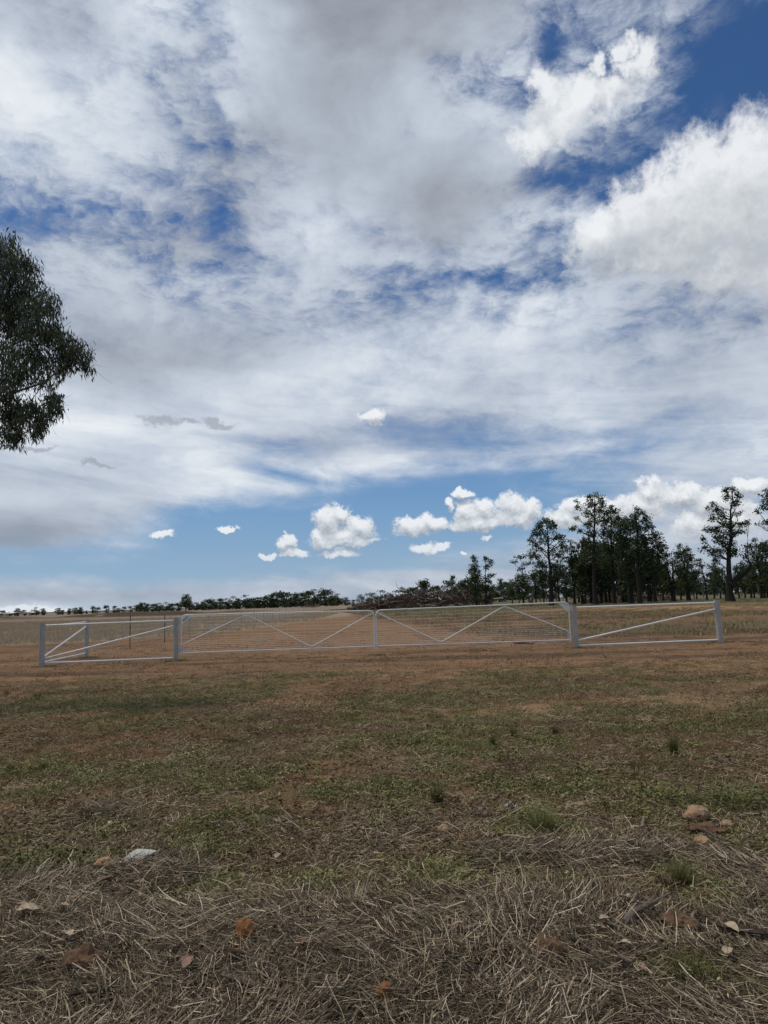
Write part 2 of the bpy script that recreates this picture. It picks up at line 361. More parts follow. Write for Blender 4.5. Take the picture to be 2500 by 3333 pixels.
# ground: soil colours per zone come with the mesh; grain, crumbs and clods from noise
m, T, b = mat('soil'); M['soil'] = m
pos = T.n('ShaderNodeNewGeometry').outputs['Position']
n1 = T.noise(pos, 1.7, 6, .6)[0]; n2 = T.noise(pos, 22, 4, .65)[0]; n3 = T.noise(pos, 130, 2, .6)[0]
v = T.m('MULTIPLY_ADD', T.m('SUBTRACT', n1, .5), 1.1, 1.0); v = T.m('MULTIPLY', v, T.m('MULTIPLY_ADD', T.m('SUBTRACT', n2, .5), 1.3, 1.0))
v = T.m('MULTIPLY', v, T.m('MULTIPLY_ADD', T.m('SUBTRACT', n3, .5), .8, 1.0))
T.put(b.inputs['Base Color'], T.vm('SCALE', attr(T, 'soil', 'Color'), v))
bump(T, b, T.m('ADD', T.m('MULTIPLY', n2, .6), T.m('MULTIPLY', n3, .25)), .03, .9); b.inputs['Specular IOR Level'].default_value = .1
def tinted(name, stops, rough=.9, spec=.2, obj=True, sub=0):
    m, T, b = mat(name); M[name] = m
    f = attr(T, 'tint')
    if obj:
        oi = T.n('ShaderNodeObjectInfo').outputs['Random']
        f = T.m('MULTIPLY_ADD', T.m('SUBTRACT', oi, .5), .35, f, clamp=True)
    c = T.ramp(f, stops); T.put(b.inputs['Base Color'], c); b.inputs['Roughness'].default_value = rough; b.inputs['Specular IOR Level'].default_value = spec
    return m, T, b
tinted('straw', [(0, (.025, .018, .010)), (.3, (.10, .075, .045)), (.55, (.24, .18, .115)), (.8, (.44, .35, .24)), (1, (.66, .56, .41))], .75, .3)
tinted('blade', [(0, (.05, .055, .010)), (.4, (.118, .125, .028)), (.7, (.20, .20, .058)), (1, (.34, .31, .15))], .6, .3)
tinted('litter', [(0, (.05, .03, .016)), (.4, (.15, .10, .055)), (.7, (.28, .205, .12)), (1, (.58, .49, .34))], .85, .2)
tinted('stubble', [(0, (.22, .165, .11)), (.5, (.46, .37, .25)), (1, (.66, .56, .40))], .8, .2)
tinted('leafage', [(0, (.016, .028, .010)), (.5, (.050, .072, .026)), (1, (.125, .15, .065))], .65, .25)
tinted('gum_leaf', [(0, (.035, .048, .02)), (.5, (.085, .105, .045)), (1, (.18, .19, .10))], .42, .45)
tinted('dead_wood', [(0, (.05, .035, .028)), (.45, (.12, .085, .065)), (.8, (.24, .19, .15)), (1, (.42, .36, .30))], .85, .2)
m, T, b = mat('bark'); M['bark'] = m
tco = T.n('ShaderNodeTexCoord').outputs['Object']
nz = T.noise(T.vm('MULTIPLY', tco, (1, 1, .2)), 14, 5, .65)[0]
T.put(b.inputs['Base Color'], T.ramp(nz, [(.3, (.010, .008, .007)), (.5, (.024, .018, .015)), (.7, (.05, .04, .033))])); bump(T, b, nz, .06)
m, T, b = mat('pale_bark'); M['pale_bark'] = m
tco = T.n('ShaderNodeTexCoord').outputs['Object']
nz = T.noise(T.vm('MULTIPLY', tco, (1, 1, .35)), 6, 5, .6)[0]
T.put(b.inputs['Base Color'], T.ramp(nz, [(.3, (.06, .045, .035)), (.5, (.16, .125, .10)), (.7, (.28, .24, .20))])); bump(T, b, nz, .04)
m, T, b = M['dead_wood'], NT(M['dead_wood'].node_tree), M['dead_wood'].node_tree.nodes['Principled BSDF']
nz = T.noise(T.vm('MULTIPLY', T.n('ShaderNodeTexCoord').outputs['Object'], (1, 1, 1)), 70, 6, .7)[0]
_c = b.inputs['Base Color'].links[0].from_socket; T.put(b.inputs['Base Color'], T.vm('SCALE', _c, T.m('MULTIPLY_ADD', nz, 1.9, .0))); bump(T, b, nz, .01)
def galv(name, c0, c1, metal, rough):
    m, T, b = mat(name); M[name] = m
    p = T.n('ShaderNodeTexCoord').outputs['Object']
    nz = T.noise(p, 9, 6, .7)[0]; n2 = T.noise(p, 60, 3, .6)[0]
    T.put(b.inputs['Base Color'], T.ramp(T.m('MULTIPLY_ADD', n2, .3, T.m('MULTIPLY', nz, .75)), [(.3, c0), (.7, c1)]))
    b.inputs['Metallic'].default_value = metal; T.put(b.inputs['Roughness'], T.m('MULTIPLY_ADD', nz, .3, rough-.15)); b.inputs['Specular IOR Level'].default_value = .5
    bump(T, b, n2, .002, .4)
galv('galvanised', (.42, .43, .44), (.60, .61, .62), .2, .5)
galv('weathered_steel', (.28, .27, .25), (.44, .43, .40), .1, .6)
galv('bright_pipe', (.62, .62, .60), (.84, .83, .80), .0, .38)
m, T, b = mat('dark_iron'); M['dark_iron'] = m; b.inputs['Base Color'].default_value = (.04, .035, .033, 1); b.inputs['Roughness'].default_value = .7
m, T, b = mat('black_print'); M['black_print'] = m; b.inputs['Base Color'].default_value = (.012, .012, .013, 1); b.inputs['Roughness'].default_value = .5
def stone(name, c0, c1, sc=30):
    m, T, b = mat(name); M[name] = m
    p = T.n('ShaderNodeTexCoord').outputs['Object']; nz = T.noise(p, sc, 6, .7)[0]; n2 = T.noise(p, sc*5, 3, .6)[0]
    T.put(b.inputs['Base Color'], T.ramp(T.m('MULTIPLY_ADD', n2, .35, T.m('MULTIPLY', nz, .7)), [(.3, c0), (.7, c1)])); bump(T, b, T.m('ADD', nz, T.m('MULTIPLY', n2, .4)), .012)
stone('tan_stone', (.20, .11, .055), (.50, .33, .20), 14)
stone('orange_clod', (.16, .06, .02), (.38, .17, .06), 30)
stone('red_clod', (.06, .036, .02), (.21, .125, .07), 18)
stone('pale_sheet', (.42, .42, .38), (.62, .62, .57), 20)
m, T, b = mat('foil'); M['foil'] = m
p = T.n('ShaderNodeTexCoord').outputs['Object']
T.put(b.inputs['Base Color'], T.ramp(T.noise(p, 30, 3, .6)[0], [(.35, (.03, .045, .07)), (.5, (.20, .22, .23)), (.62, (.5, .5, .48))], 'CONSTANT'))
b.inputs['Metallic'].default_value = .4; b.inputs['Roughness'].default_value = .3
m, T, b = mat('white_plastic'); M['white_plastic'] = m; b.inputs['Base Color'].default_value = (.62, .62, .58, 1); b.inputs['Roughness'].default_value = .5

# ------------------------------------------------------------------ ground
def far_level(x, y):
    r = np.hypot(x, y); a = np.degrees(np.arctan2(x, y))
    A = np.interp(a, [-60, -30, -15, -4, 8, 20, 30, 60], [-1.3, -1.2, -.45, .2, .8, .5, .35, .3])
    return A*ss(r, 140, 480)
BANKS = [(-83.0, 150.0, 16.0, 5.0, 1.0), (-53.0, 158.0, 15.0, 4.5, 1.15), (-33.0, 168.0, 10.0, 5.0, .7)]
def height(x, y, fine=True):
    r = np.hypot(x, y)
    h = far_level(x, y)+.10*(fb(x, y, 22, 2, 2)-.5)*ss(r, 30, 60)
    h = h+.05*(fb(x, y, 2.3, 1, 3)-.5)*ss(r, 1.5, 6)*(1-ss(r, 60, 120))
    if fine: h = h+(.045*(fb(x, y, .45, 3, 4, .55)-.5)+.012*(vn(x, y, .05, 8)-.5))*(1-ss(r, 10, 22))
    for bx, by, lx, ly, hh in BANKS:
        h = h+hh*np.exp(-((x-bx)/lx)**2-((y-by)/ly)**2)*(.75+.5*fb(x, y, 6, 4, 3))
    return h

# green patches, straw patches and bare patches of the verge, as read off (photograph x, y, half width, half height)
def spots(lst):
    out = []
    for px, py, rx, ry in lst:
        c = gnd(px, py); e = gnd(px+rx, py); f0 = gnd(px, py-ry); f1 = gnd(px, py+ry); out.append((c[0], c[1], abs(e[0]-c[0]), abs(f0[1]-f1[1])/2))
    return out
GREEN = spots([(760, 2700, 130, 70), (1150, 2890, 300, 45), (1560, 2870, 260, 50), (1850, 2880, 160, 40), (680, 2900, 140, 40), (190, 2820, 170, 30), (2230, 2880, 110, 60), (2230, 3190, 200, 70), (2420, 3240, 120, 70), (80, 3220, 110, 60), (350, 3160, 90, 40), (1750, 2700, 130, 60), (2250, 2620, 300, 60), (330, 2700, 120, 35), (600, 2560, 140, 40), (120, 2500, 110, 35), (1330, 2640, 90, 35), (1900, 2560, 160, 35), (2100, 2330, 250, 20), (1650, 2235, 260, 12), (1380, 2420, 160, 25), (1350, 2290, 260, 14), (1000, 2200, 200, 8), (2300, 2210, 220, 9), (2350, 3090, 120, 30), (1500, 3000, 120, 22), (820, 2960, 110, 25), (2330, 2960, 120, 30), (2440, 2760, 90, 30), (1980, 2900, 120, 30)])
STRAW = spots([(1950, 2790, 420, 36), (2350, 2830, 180, 50), (430, 2870, 200, 60), (130, 2890, 160, 40), (1130, 2775, 160, 22), (1800, 2470, 110, 14), (300, 2660, 120, 20), (1680, 2500, 120, 14), (2000, 2960, 300, 30)])
BARE = spots([(2130, 2690, 220, 28), (2280, 2710, 90, 26), (1480, 2690, 170, 24), (1120, 2690, 120, 20), (1980, 2400, 200, 14), (520, 2590, 60, 20), (870, 2460, 110, 12), (80, 2570, 90, 20), (300, 2330, 120, 10), (620, 2340, 120, 9), (1650, 2232, 330, 7), (1180, 2215, 160, 7), (2300, 2190, 200, 6), (1100, 2030+200, 100, 6)])
def near_spots(lst, x, y, k=1.0):
    v = np.zeros(len(x)); m_ = y < 22
    for cx, cy, rx, ry in lst: v[m_] = np.maximum(v[m_], np.exp(-(((x[m_]-cx)/(rx*k))**2+((y[m_]-cy)/(ry*k))**2)))
    return v
# zones, in metres; edges broken by noise
def zones(x, y):
    """weights for straw mat, green cover, bare soil in the near strip, stubble field"""
    w = (fb(x, y, 1.4, 11, 4)-.5)*2.2; nb_ = (fb(x, y, .45, 12, 4)-.5)*1.4
    gs, st, br = near_spots(GREEN, x, y, 1.15), near_spots(STRAW, x, y, 1.1), near_spots(BARE, x, y, 1.2)
    straw = ss(3.93+w*.40+nb_*.45-y, -.15, .25)
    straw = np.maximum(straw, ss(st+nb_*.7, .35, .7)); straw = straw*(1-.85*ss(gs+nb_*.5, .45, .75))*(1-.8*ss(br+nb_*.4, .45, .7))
    g = fb(x, y, 1.1, 21, 4, .6); g2 = fb(x, y, 4.5, 23, 3)
    green = ss(g*.6+g2*.5, .50, .63)*ss(y, 2.5, 3.2)*(1-ss(y, 12.5, 18))*.75
    green = np.maximum(green, ss(gs+nb_*.7, .30, .62))*(1-.85*ss(br+nb_*.4, .4, .7))
    return straw, green
def fieldmask(x, y):
    # stubble paddock on the left of the side fence
    edge = -11.5+(fb(x, y, 9, 41, 3)-.5)*6 + ss(y, 35, 120)*0
    front = 31+(fb(x, y, 7, 43, 3)-.5)*4+np.clip(x+30, 0, 30)*.35
    return ss(edge-x+ (y-40)*.12*(y < 150), -1.5, 1.5)*ss(y-front, -1.2, 1.2)
C = lambda r_, g_, b_: np.array([r_, g_, b_])
RED, RUST, DARK, OLIVE = C(.21, .118, .058), C(.235, .134, .070), C(.095, .060, .034), C(.15, .132, .055)
TAN, PALE, BROWN, FLDN = C(.36, .225, .12), C(.28, .20, .13), C(.165, .102, .055), C(.30, .225, .145)
def mixc(c, d, w): return c*(1-w[:, None])+d*w[:, None]
def soil_colour(x, y):
    n = len(x); r = np.hypot(x, y); az_ = np.degrees(np.arctan2(x, y))
    c = np.tile(BROWN, (n, 1)).astype(float)
    s, g = zones(x, y)
    k = fb(x, y, 3.0, 51, 4)
    c = mixc(c, RED, ss(k, .35, .6))
    c = mixc(c, DARK, ss(fb(x*.6, y, 1.3, 53, 4), .55, .7)*.7)
    # light orange worn patches
    wp = ss(fb(x*.45, y*1.2, 2.2, 55, 4), .56, .66)*ss(y, 6, 9)*(1-ss(y, 17, 18))
    c = mixc(c, TAN, wp*.55)
    c = mixc(c, RUST, ss(near_spots(BARE, x, y, 1.2)+(fb(x, y, .5, 13, 3)-.5), .35, .7)*.8)
    c = mixc(c, OLIVE, g*.55*(1-s*.5))
    c = mixc(c, C(.05, .036, .026), s*.85)  # near-black soil under straw: shade between the stalks put into the colour
    # bare strip along the gates, wheel track through them and away to the left
    strip = ss(y, 15.0, 17.5)*(1-ss(y, 27, 31)); c = mixc(c, RUST, strip*(.45+.5*ss(fb(x*.35, y, 1.8, 57, 4), .42, .6)))
    c = mixc(c, DARK, strip*ss(fb(x*.25, y*1.3, 1.4, 59, 4), .56, .68)*.8)
    cx = -1.5-(y-22)*.115+ (fb(x, y, 12, 61, 2)-.5)*3; hw = 7.0-np.clip((y-22)*.03, 0, 3.0)
    tr = ss(hw-np.abs(x-cx), -1.2, 1.5)*ss(y, 21, 26)*(1-ss(y, 120, 170))
    c = mixc(c, RUST, tr*.8); c = mixc(c, C(.24, .148, .084), tr*ss(fb(x, y*.4, 3, 63, 3), .45, .65)*.8)
    # right of the track: brown paddock, dark streaks, then rubble-pale ground and rust
    rt = ss(x-(cx+hw), -1, 2)*ss(y, 25, 29)
    c = mixc(c, C(.13, .095, .055), rt*.8*(1-ss(y, 36, 50)))
    c = mixc(c, RUST*.85, rt*ss(y, 36, 44)*(1-ss(y, 78, 100))*.8)
    c = mixc(c, DARK, rt*ss(fb(x*.12, y*.5, 4, 65, 3), .54, .64)*.7*(1-ss(y, 60, 90)))
    rr = ss(az_, 9, 14)*ss(y, 62, 72)*(1-ss(y, 104, 112)); c = mixc(c, TAN, rr*.75*(.4+.6*ss(fb(x*.5, y*.25, 3, 67, 3), .4, .6)))
    # olive grass under the trees and around the log heap
    og = ss(az_, -8+4*0, -2)*ss(r, 95, 112); og = np.maximum(og, ss(x-(cx+hw)-3, -3, 3)*ss(y, 72, 85)*ss(-az_+11, 0, 3)*ss(az_, -9, -5))
    c = mixc(c, C(.115, .115, .062), og*(.75+.25*vn(x, y, 9, 5)))
    # paddock on the left, stubble then pale grass further off
    f = fieldmask(x, y); c = mixc(c, FLDN*(.85+.3*fb(x, y*.3, 6, 71, 3))[:, None], f)
    far = ss(r, 110, 170)*(1-ss(az_, -6, -1)); c = mixc(c, C(.215, .165, .125), far*.8)
    for bx, by, lx, ly, hh in BANKS:
        bk = np.exp(-((x-bx)/lx)**2-((y-by+2)/(ly*.9))**2); c = mixc(c, C(.075, .052, .034), np.clip(bk*2.6*(bx > -60)*(bx < -40)+bk*1.0, 0, 1)*ss(fb(x, y, 5, 73, 3), .25, .42))
    c = mixc(c, C(.12, .115, .085), ss(r, 900, 2500))
    return c

def build_ground():
    rad = np.concatenate([np.linspace(.3, 2.5, 14)[:-1], 2.5*np.exp(np.arange(0, 470)*.0125), [1100, 1500, 2200, 3500, 6000, 9500]])
    rad = rad[rad > 0]; rad = np.unique(rad)
    ang = np.radians(np.concatenate([np.arange(-36, 36.001, .105), np.arange(38, 324, 4)]))
    R_, A_ = np.meshgrid(rad, ang, indexing='ij')
    x = (R_*np.sin(A_)).ravel(); y = (R_*np.cos(A_)).ravel(); z = height(x, y)
    nr, na = len(rad), len(ang)
    i = np.arange(nr-1)[:, None]; j = np.arange(na)[None, :]; j2 = (j+1) % na
    F = np.stack([i*na+j, i*na+j2, (i+1)*na+j2, (i+1)*na+j], -1).reshape(-1, 4)[:, ::-1]
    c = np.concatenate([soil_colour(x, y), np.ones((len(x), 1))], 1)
    V = np.stack([x, y, z], 1)
    # close the centre
    V = np.concatenate([V, [[0, 0, 0]]]); c = np.concatenate([c, c[:1]])
    me = mesh_np('ground', V, F, M['soil'], {'soil': ('FLOAT_COLOR', c)}, smooth=True)
    o = link('ground', me); tag(o, kind='structure'); return o
ground = build_ground()
cap = MB(); a_ = np.linspace(0, 2*math.pi, 25)[:-1]; cap.add([(.31*math.sin(t), .31*math.cos(t), float(height(np.array([.31*math.sin(t)]), np.array([.31*math.cos(t)]))[0])-.004) for t in a_], [tuple(range(24))[::-1]])
gz = lambda x, y, fine=True: float(height(np.array([float(x)]), np.array([float(y)]), fine)[0])
del cap

# ------------------------------------------------------------------ scatter (loose ground cover nobody could count)
def proto_obj(name, V, F, tint, mat_):
    me = mesh_np(name, V, F, mat_, {'tint': ('FLOAT', tint)}); return bpy.data.objects.new(name, me)
def ribbons(rng, n, rad, L, w, lean, bend, tint, seg=3, zoff=0.0, dirpref=None, fold=False):
    """n thin blades: lean 0 = standing, 1 = lying"""
    ang = rng.uniform(0, 2*np.pi, n) if dirpref is None else rng.normal(dirpref[0], dirpref[1], n)+np.pi*rng.integers(0, 2, n)
    ro = rad*np.sqrt(rng.random(n)); ra = rng.uniform(0, 2*np.pi, n)
    base = np.stack([ro*np.cos(ra), ro*np.sin(ra), np.full(n, zoff)+rng.random(n)*.012*(lean > .7)], 1)
    ln = rng.uniform(L[0], L[1], n); tilt = np.clip(rng.normal(lean, .13, n), 0, 1.02)*np.pi/2
    hd = np.stack([np.cos(ang), np.sin(ang), 0*ang], 1); V = []; p = base.copy()
    wd = rng.uniform(w[0], w[1], n); roll = rng.uniform(-.9, .9, n)
    side = np.stack([-np.sin(ang), np.cos(ang), 0*ang], 1)*np.cos(roll)[:, None]+np.array([0, 0, 1.])*np.sin(roll)[:, None]
    bd = rng.normal(0, bend, n)
    for s_ in range(seg+1):
        k = s_/seg; ww = wd*(1-.75*k*(lean < .7)-.3*k)
        V.append(p-side*ww[:, None]/2); V.append(p+side*ww[:, None]/2)
        t2 = tilt+bd*k+(.5*k if lean < .7 else 0)
        a2 = ang+rng.normal(0, .2, n)*(lean > .7)
        hd = np.stack([np.cos(a2), np.sin(a2), 0*a2], 1)
        p = p+(hd*np.sin(t2)[:, None]+np.array([0, 0, 1.])*np.cos(t2)[:, None])*(ln/seg)[:, None]
        if lean > .7: p[:, 2] = np.maximum(p[:, 2], .001)
    V = np.stack(V, 1); m_ = 2*(seg+1)
    F = []
    for s_ in range(seg): F.append([2*s_, 2*s_+1, 2*s_+3, 2*s_+2])
    F = np.array(F)[None]+(np.arange(n)*m_)[:, None, None]
    t = np.repeat(np.clip(rng.normal(tint[0], tint[1], n), 0, 1), m_)
    return V.reshape(-1, 3), F.reshape(-1, 4), t
def leaflets(rng, n, rad, hgt, size, tint):
    """small broad leaves facing any way: clover-like weeds"""
    ro = rad*np.sqrt(rng.random(n)); ra = rng.uniform(0, 2*np.pi, n)
    c = np.stack([ro*np.cos(ra), ro*np.sin(ra), rng.uniform(.004, hgt, n)], 1)
    nrm = rng.normal(0, .55, (n, 3)); nrm[:, 2] = 1; nrm /= np.linalg.norm(nrm, axis=1)[:, None]
    a = np.cross(nrm, rng.normal(size=(n, 3))); a /= np.linalg.norm(a, axis=1)[:, None]; b_ = np.cross(nrm, a)
    s_ = rng.uniform(size[0], size[1], n)[:, None]
    V = np.stack([c-a*s_, c+b_*s_*.45, c+a*s_, c-b_*s_*.45], 1)
    return V.reshape(-1, 3), np.arange(4*n).reshape(n, 4), np.repeat(np.clip(rng.normal(tint[0], tint[1], n), 0, 1), 4)
def merge(*parts):
    V, F, t, k = [], [], [], 0
    for v, f, tt in parts: V.append(v); F.append(f+k); t.append(tt); k += len(v)
    return np.concatenate(V), np.concatenate(F), np.concatenate(t)
def scatter(name, pts, protos, rng, smin, smax, label, rot=None, tiltamp=.12):
    """points mesh + geometry nodes: instances of the prototypes"""
    col = bpy.data.collections.new(name+'_pieces')
    for o in protos: col.objects.link(o)
    n = len(pts); P = np.asarray(pts, np.float32)
    me = bpy.data.meshes.new(name); me.vertices.add(n); me.vertices.foreach_set('co', P.ravel())
    rz = rng.uniform(0, 2*np.pi, n) if rot is None else rot
    R3 = np.stack([rng.normal(0, tiltamp, n), rng.normal(0, tiltamp, n), rz], 1)
    a = me.attributes.new('rot', 'FLOAT_VECTOR', 'POINT'); a.data.foreach_set('vector', R3.astype(np.float32).ravel())
    sc_ = rng.uniform(smin, smax, n) if np.isscalar(smin) else smin
    a = me.attributes.new('size', 'FLOAT', 'POINT'); a.data.foreach_set('value', np.asarray(sc_, np.float32))
    o = link(name, me); tag(o, label, kind='stuff')
    ng = bpy.data.node_groups.new(name+'_nodes', 'GeometryNodeTree')
    ng.interface.new_socket('Geometry', in_out='INPUT', socket_type='NodeSocketGeometry'); ng.interface.new_socket('Geometry', in_out='OUTPUT', socket_type='NodeSocketGeometry')
    N, L = ng.nodes, ng.links
    gi = N.new('NodeGroupInput'); go = N.new('NodeGroupOutput'); ci = N.new('GeometryNodeCollectionInfo'); ci.inputs['Collection'].default_value = col
    ci.inputs['Separate Children'].default_value = True; ci.inputs['Reset Children'].default_value = True
    ip = N.new('GeometryNodeInstanceOnPoints'); ip.inputs['Pick Instance'].default_value = True
    ra = N.new('GeometryNodeInputNamedAttribute'); ra.data_type = 'FLOAT_VECTOR'; ra.inputs['Name'].default_value = 'rot'
    sa = N.new('GeometryNodeInputNamedAttribute'); sa.data_type = 'FLOAT'; sa.inputs['Name'].default_value = 'size'
    L.new(gi.outputs[0], ip.inputs['Points']); L.new(ci.outputs[0], ip.inputs['Instance']); L.new(sa.outputs['Attribute'], ip.inputs['Scale'])
    e2r = N.new('FunctionNodeEulerToRotation'); L.new(ra.outputs['Attribute'], e2r.inputs[0]); L.new(e2r.outputs[0], ip.inputs['Rotation'])
    L.new(ip.outputs[0], go.inputs[0])
    md = o.modifiers.new('scatter', 'NODES'); md.node_group = ng
    return o
def wedge(rng, n, r0, r1, half, power=1.0):
    """points spread evenly over the ground of a sector"""
    u = rng.random(n); r = np.sqrt(r0**2+(r1**2-r0**2)*u) if power == 1.0 else r0*(r1/r0)**u
    a = np.radians(rng.uniform(-half, half, n)); return r*np.sin(a), r*np.cos(a)
rng = np.random.default_rng(7)
# straw mat
sp = []
for i in range(10):
    sp.append(proto_obj('straw_piece', *merge(ribbons(rng, 100, .15, (.04, .17), (.0016, .0042), .985, .05, (.41, .31), 3, .003, dirpref=(0, .38)), ribbons(rng, 34, .15, (.03, .10), (.0013, .003), .98, .05, (.30, .25), 2, .002)), M['straw']))  # low stalks tinted darker: weathered straw, plus painted shade of the gaps
for i in range(4):
    sp.append(proto_obj('straw_piece', *merge(ribbons(rng, 90, .14, (.02, .10), (.0015, .004), .96, .10, (.35, .25), 3, .003), ribbons(rng, 5, .10, (.03, .08), (.002, .0035), .5, .3, (.6, .2), 3), leaflets(rng, 8, .14, .02, (.006, .018), (.35, .2))), M['straw']))
x, y = wedge(rng, 12500, 1.2, 6.6, 40)
s_, g_ = zones(x, y); keep = rng.random(len(x)) < np.clip(s_*1.0+.05*(y < 5.6), 0, 1)*(1-.5*g_)*(.25+1.4*ss(fb(x, y, .45, 81, 3), .3, .6)); x, y = x[keep], y[keep]
z = height(x, y)+.002+.03*rng.random(len(x))**2*s_[keep]
rot = fb(x, y, 1.1, 82, 3)*4*np.pi+rng.normal(0, .22, len(x))
scatter('straw', np.stack([x, y, z], 1), sp, rng, .75, 1.35, 'mat of grey brown dry straw and cut stalks at the near edge', rot=rot, tiltamp=.09)
# thin scattering of straw and litter over the grass
lp = [proto_obj('litter_piece', *merge(ribbons(rng, 24, .16, (.02, .10), (.002, .004), .97, .06, (.55, .25), 2, .003), leaflets(rng, 14, .16, .012, (.004, .012), (.62, .25))), M['litter']) for _ in range(6)]
x, y = wedge(rng, 34000, 3.0, 30, 36, 2.0)
keep = rng.random(len(x)) < (.25+.75*ss(fb(x, y, .9, 83, 3), .4, .6))*(1-.5*ss(y, 15, 19)); x, y = x[keep], y[keep]
scatter('litter', np.stack([x, y, height(x, y)+.002], 1), lp, rng, .6, 1.3, 'thin litter of dry stalk bits and pale flecks over the ground')
# green cover
gp = [proto_obj('grass_tuft', *merge(ribbons(rng, 40, .09, (.015, .05), (.0025, .005), .45, .3, (.42, .2), 2), leaflets(rng, 26, .10, .022, (.005, .011), (.5, .22))), M['blade']) for _ in range(6)]
gp += [proto_obj('grass_tuft', *ribbons(rng, 46, .07, (.03, .085), (.002, .004), .38, .35, (.5, .22), 3), M['blade']) for _ in range(3)]
gp += [proto_obj('grass_tuft', *leaflets(rng, 60, .11, .04, (.006, .016), (.55, .2)), M['blade']) for _ in range(2)]
x, y = wedge(rng, 80000, 2.2, 24, 37, 2.0)
s_, g_ = zones(x, y); q = np.clip(g_*(1-.75*s_)*1.2+.10*(1-s_)*(1-ss(y, 14, 18))+.015, 0, 1)*(.3+.7*ss(fb(x, y, .35, 85, 2), .35, .6))
keep = rng.random(len(x)) < q; x, y = x[keep], y[keep]
# tufts left round the foot of every gateway post, where no wheel or hoof goes
for px_, py_ in ((-9.58, 20.70), (-9.8, 24.3), (-6.11, 21.55), (5.57, 22.14), (10.01, 22.53), (2.9, 21.7), (-.4, 21.6)):
    a_ = rng.uniform(0, 6.28, 26); r_q = .09+.30*rng.random(26)**1.5; x = np.append(x, px_+r_q*np.cos(a_)); y = np.append(y, py_+r_q*np.sin(a_))
scatter('grass', np.stack([x, y, height(x, y)], 1), gp, rng, .55, 1.25, 'short patchy green grass and weeds on red brown soil')
# dry brown grass between
dp = [proto_obj('dry_tuft', *ribbons(rng, 50, .11, (.02, .07), (.002, .004), .62, .35, (.38, .2), 2), M['litter']) for _ in range(5)]
x, y = wedge(rng, 34000, 3.4, 22, 37, 2.0)
s_, g_ = zones(x, y); keep = rng.random(len(x)) < (1-.5*g_)*(1-ss(y, 14.5, 18.5))*ss(fb(x, y, 1.6, 87, 3), .36, .58); x, y = x[keep], y[keep]
scatter('dry_grass', np.stack([x, y, height(x, y)], 1), dp, rng, .5, 1.1, 'thin dry brown grass between the green patches')
# soil crumbs
cr = []
for i in range(4):
    V = []; F = []; t = []
    for k in range(16):
        c0 = np.array([rng.uniform(-.2, .2), rng.uniform(-.2, .2), .004]); s0_ = rng.uniform(.004, .014)
        o_ = rng.normal(0, 1, (6, 3))*.2; P6 = (np.array([[1, 0, 0], [-1, 0, 0], [0, 1, 0], [0, -1, 0], [0, 0, 1], [0, 0, -1.]])+o_)*s0_*[1, 1, .7]+c0
        b0_ = len(V)*1; V += P6.tolist(); F += [[a+b0_ for a in f] for f in ((0, 2, 4), (2, 1, 4), (1, 3, 4), (3, 0, 4), (2, 0, 5), (1, 2, 5), (3, 1, 5), (0, 3, 5))]; t += [rng.random()]*6
    cr.append(proto_obj('crumb', np.array(V), np.array(F), np.array(t), M['red_clod']))
x, y = wedge(rng, 9000, 4.6, 40, 36, 2.0); keep = rng.random(len(x)) < .25+.65*ss(fb(x, y, 2, 89, 3), .45, .6); x, y = x[keep], y[keep]
scatter('soil_crumbs', np.stack([x, y, height(x, y)+.001], 1), cr, rng, .6, 1.8, 'loose crumbs of red brown soil')
# standing stubble in the left paddock, in drill rows
tp = [proto_obj('stubble_clump', *ribbons(rng, 26, .14, (.16, .36), (.006, .012), .12, .12, (.5, .22), 2), M['stubble']) for _ in range(6)]
x = rng.uniform(-62, -7, 36000); y = 28+85*rng.random(36000)**1.3
x = np.round(x/.45)*.45+rng.normal(0, .03, len(x))
keep = (rng.random(len(x)) < fieldmask(x, y)*(.55+.45*ss(fb(x, y, 4, 91, 3), .35, .5)))&(np.abs(x/y) < .62); x, y = x[keep], y[keep]
scatter('stubble', np.stack([x, y, height(x, y)], 1), tp, rng, .7, 1.25, 'standing golden grey stubble in the left paddock')
# rank grass under the trees and clods in the rubble ground
rp = [proto_obj('rank_grass', *ribbons(rng, 30, .35, (.08, .25), (.012, .025), .4, .3, (.55, .25), 2), M['litter']) for _ in range(3)]+[proto_obj('rank_grass', *ribbons(rng, 30, .35, (.08, .22), (.012, .025), .4, .3, (.7, .2), 2), M['blade']) for _ in range(3)]
x = rng.uniform(-14, 80, 26000); y = rng.uniform(26, 190, 26000)
keep = (np.abs(x/y) < .6)&(rng.random(len(x)) < (.15+.85*ss(fb(x, y, 6, 93, 3), .45, .6)+.5*(y > 105)))&((x > -1.5-(y-22)*.115+6)|(y > 150)); x, y = x[keep], y[keep]
scatter('rough_grass', np.stack([x, y, height(x, y)], 1), rp, rng, .6, 1.3, 'rough low grass over the paddock beyond the gates')

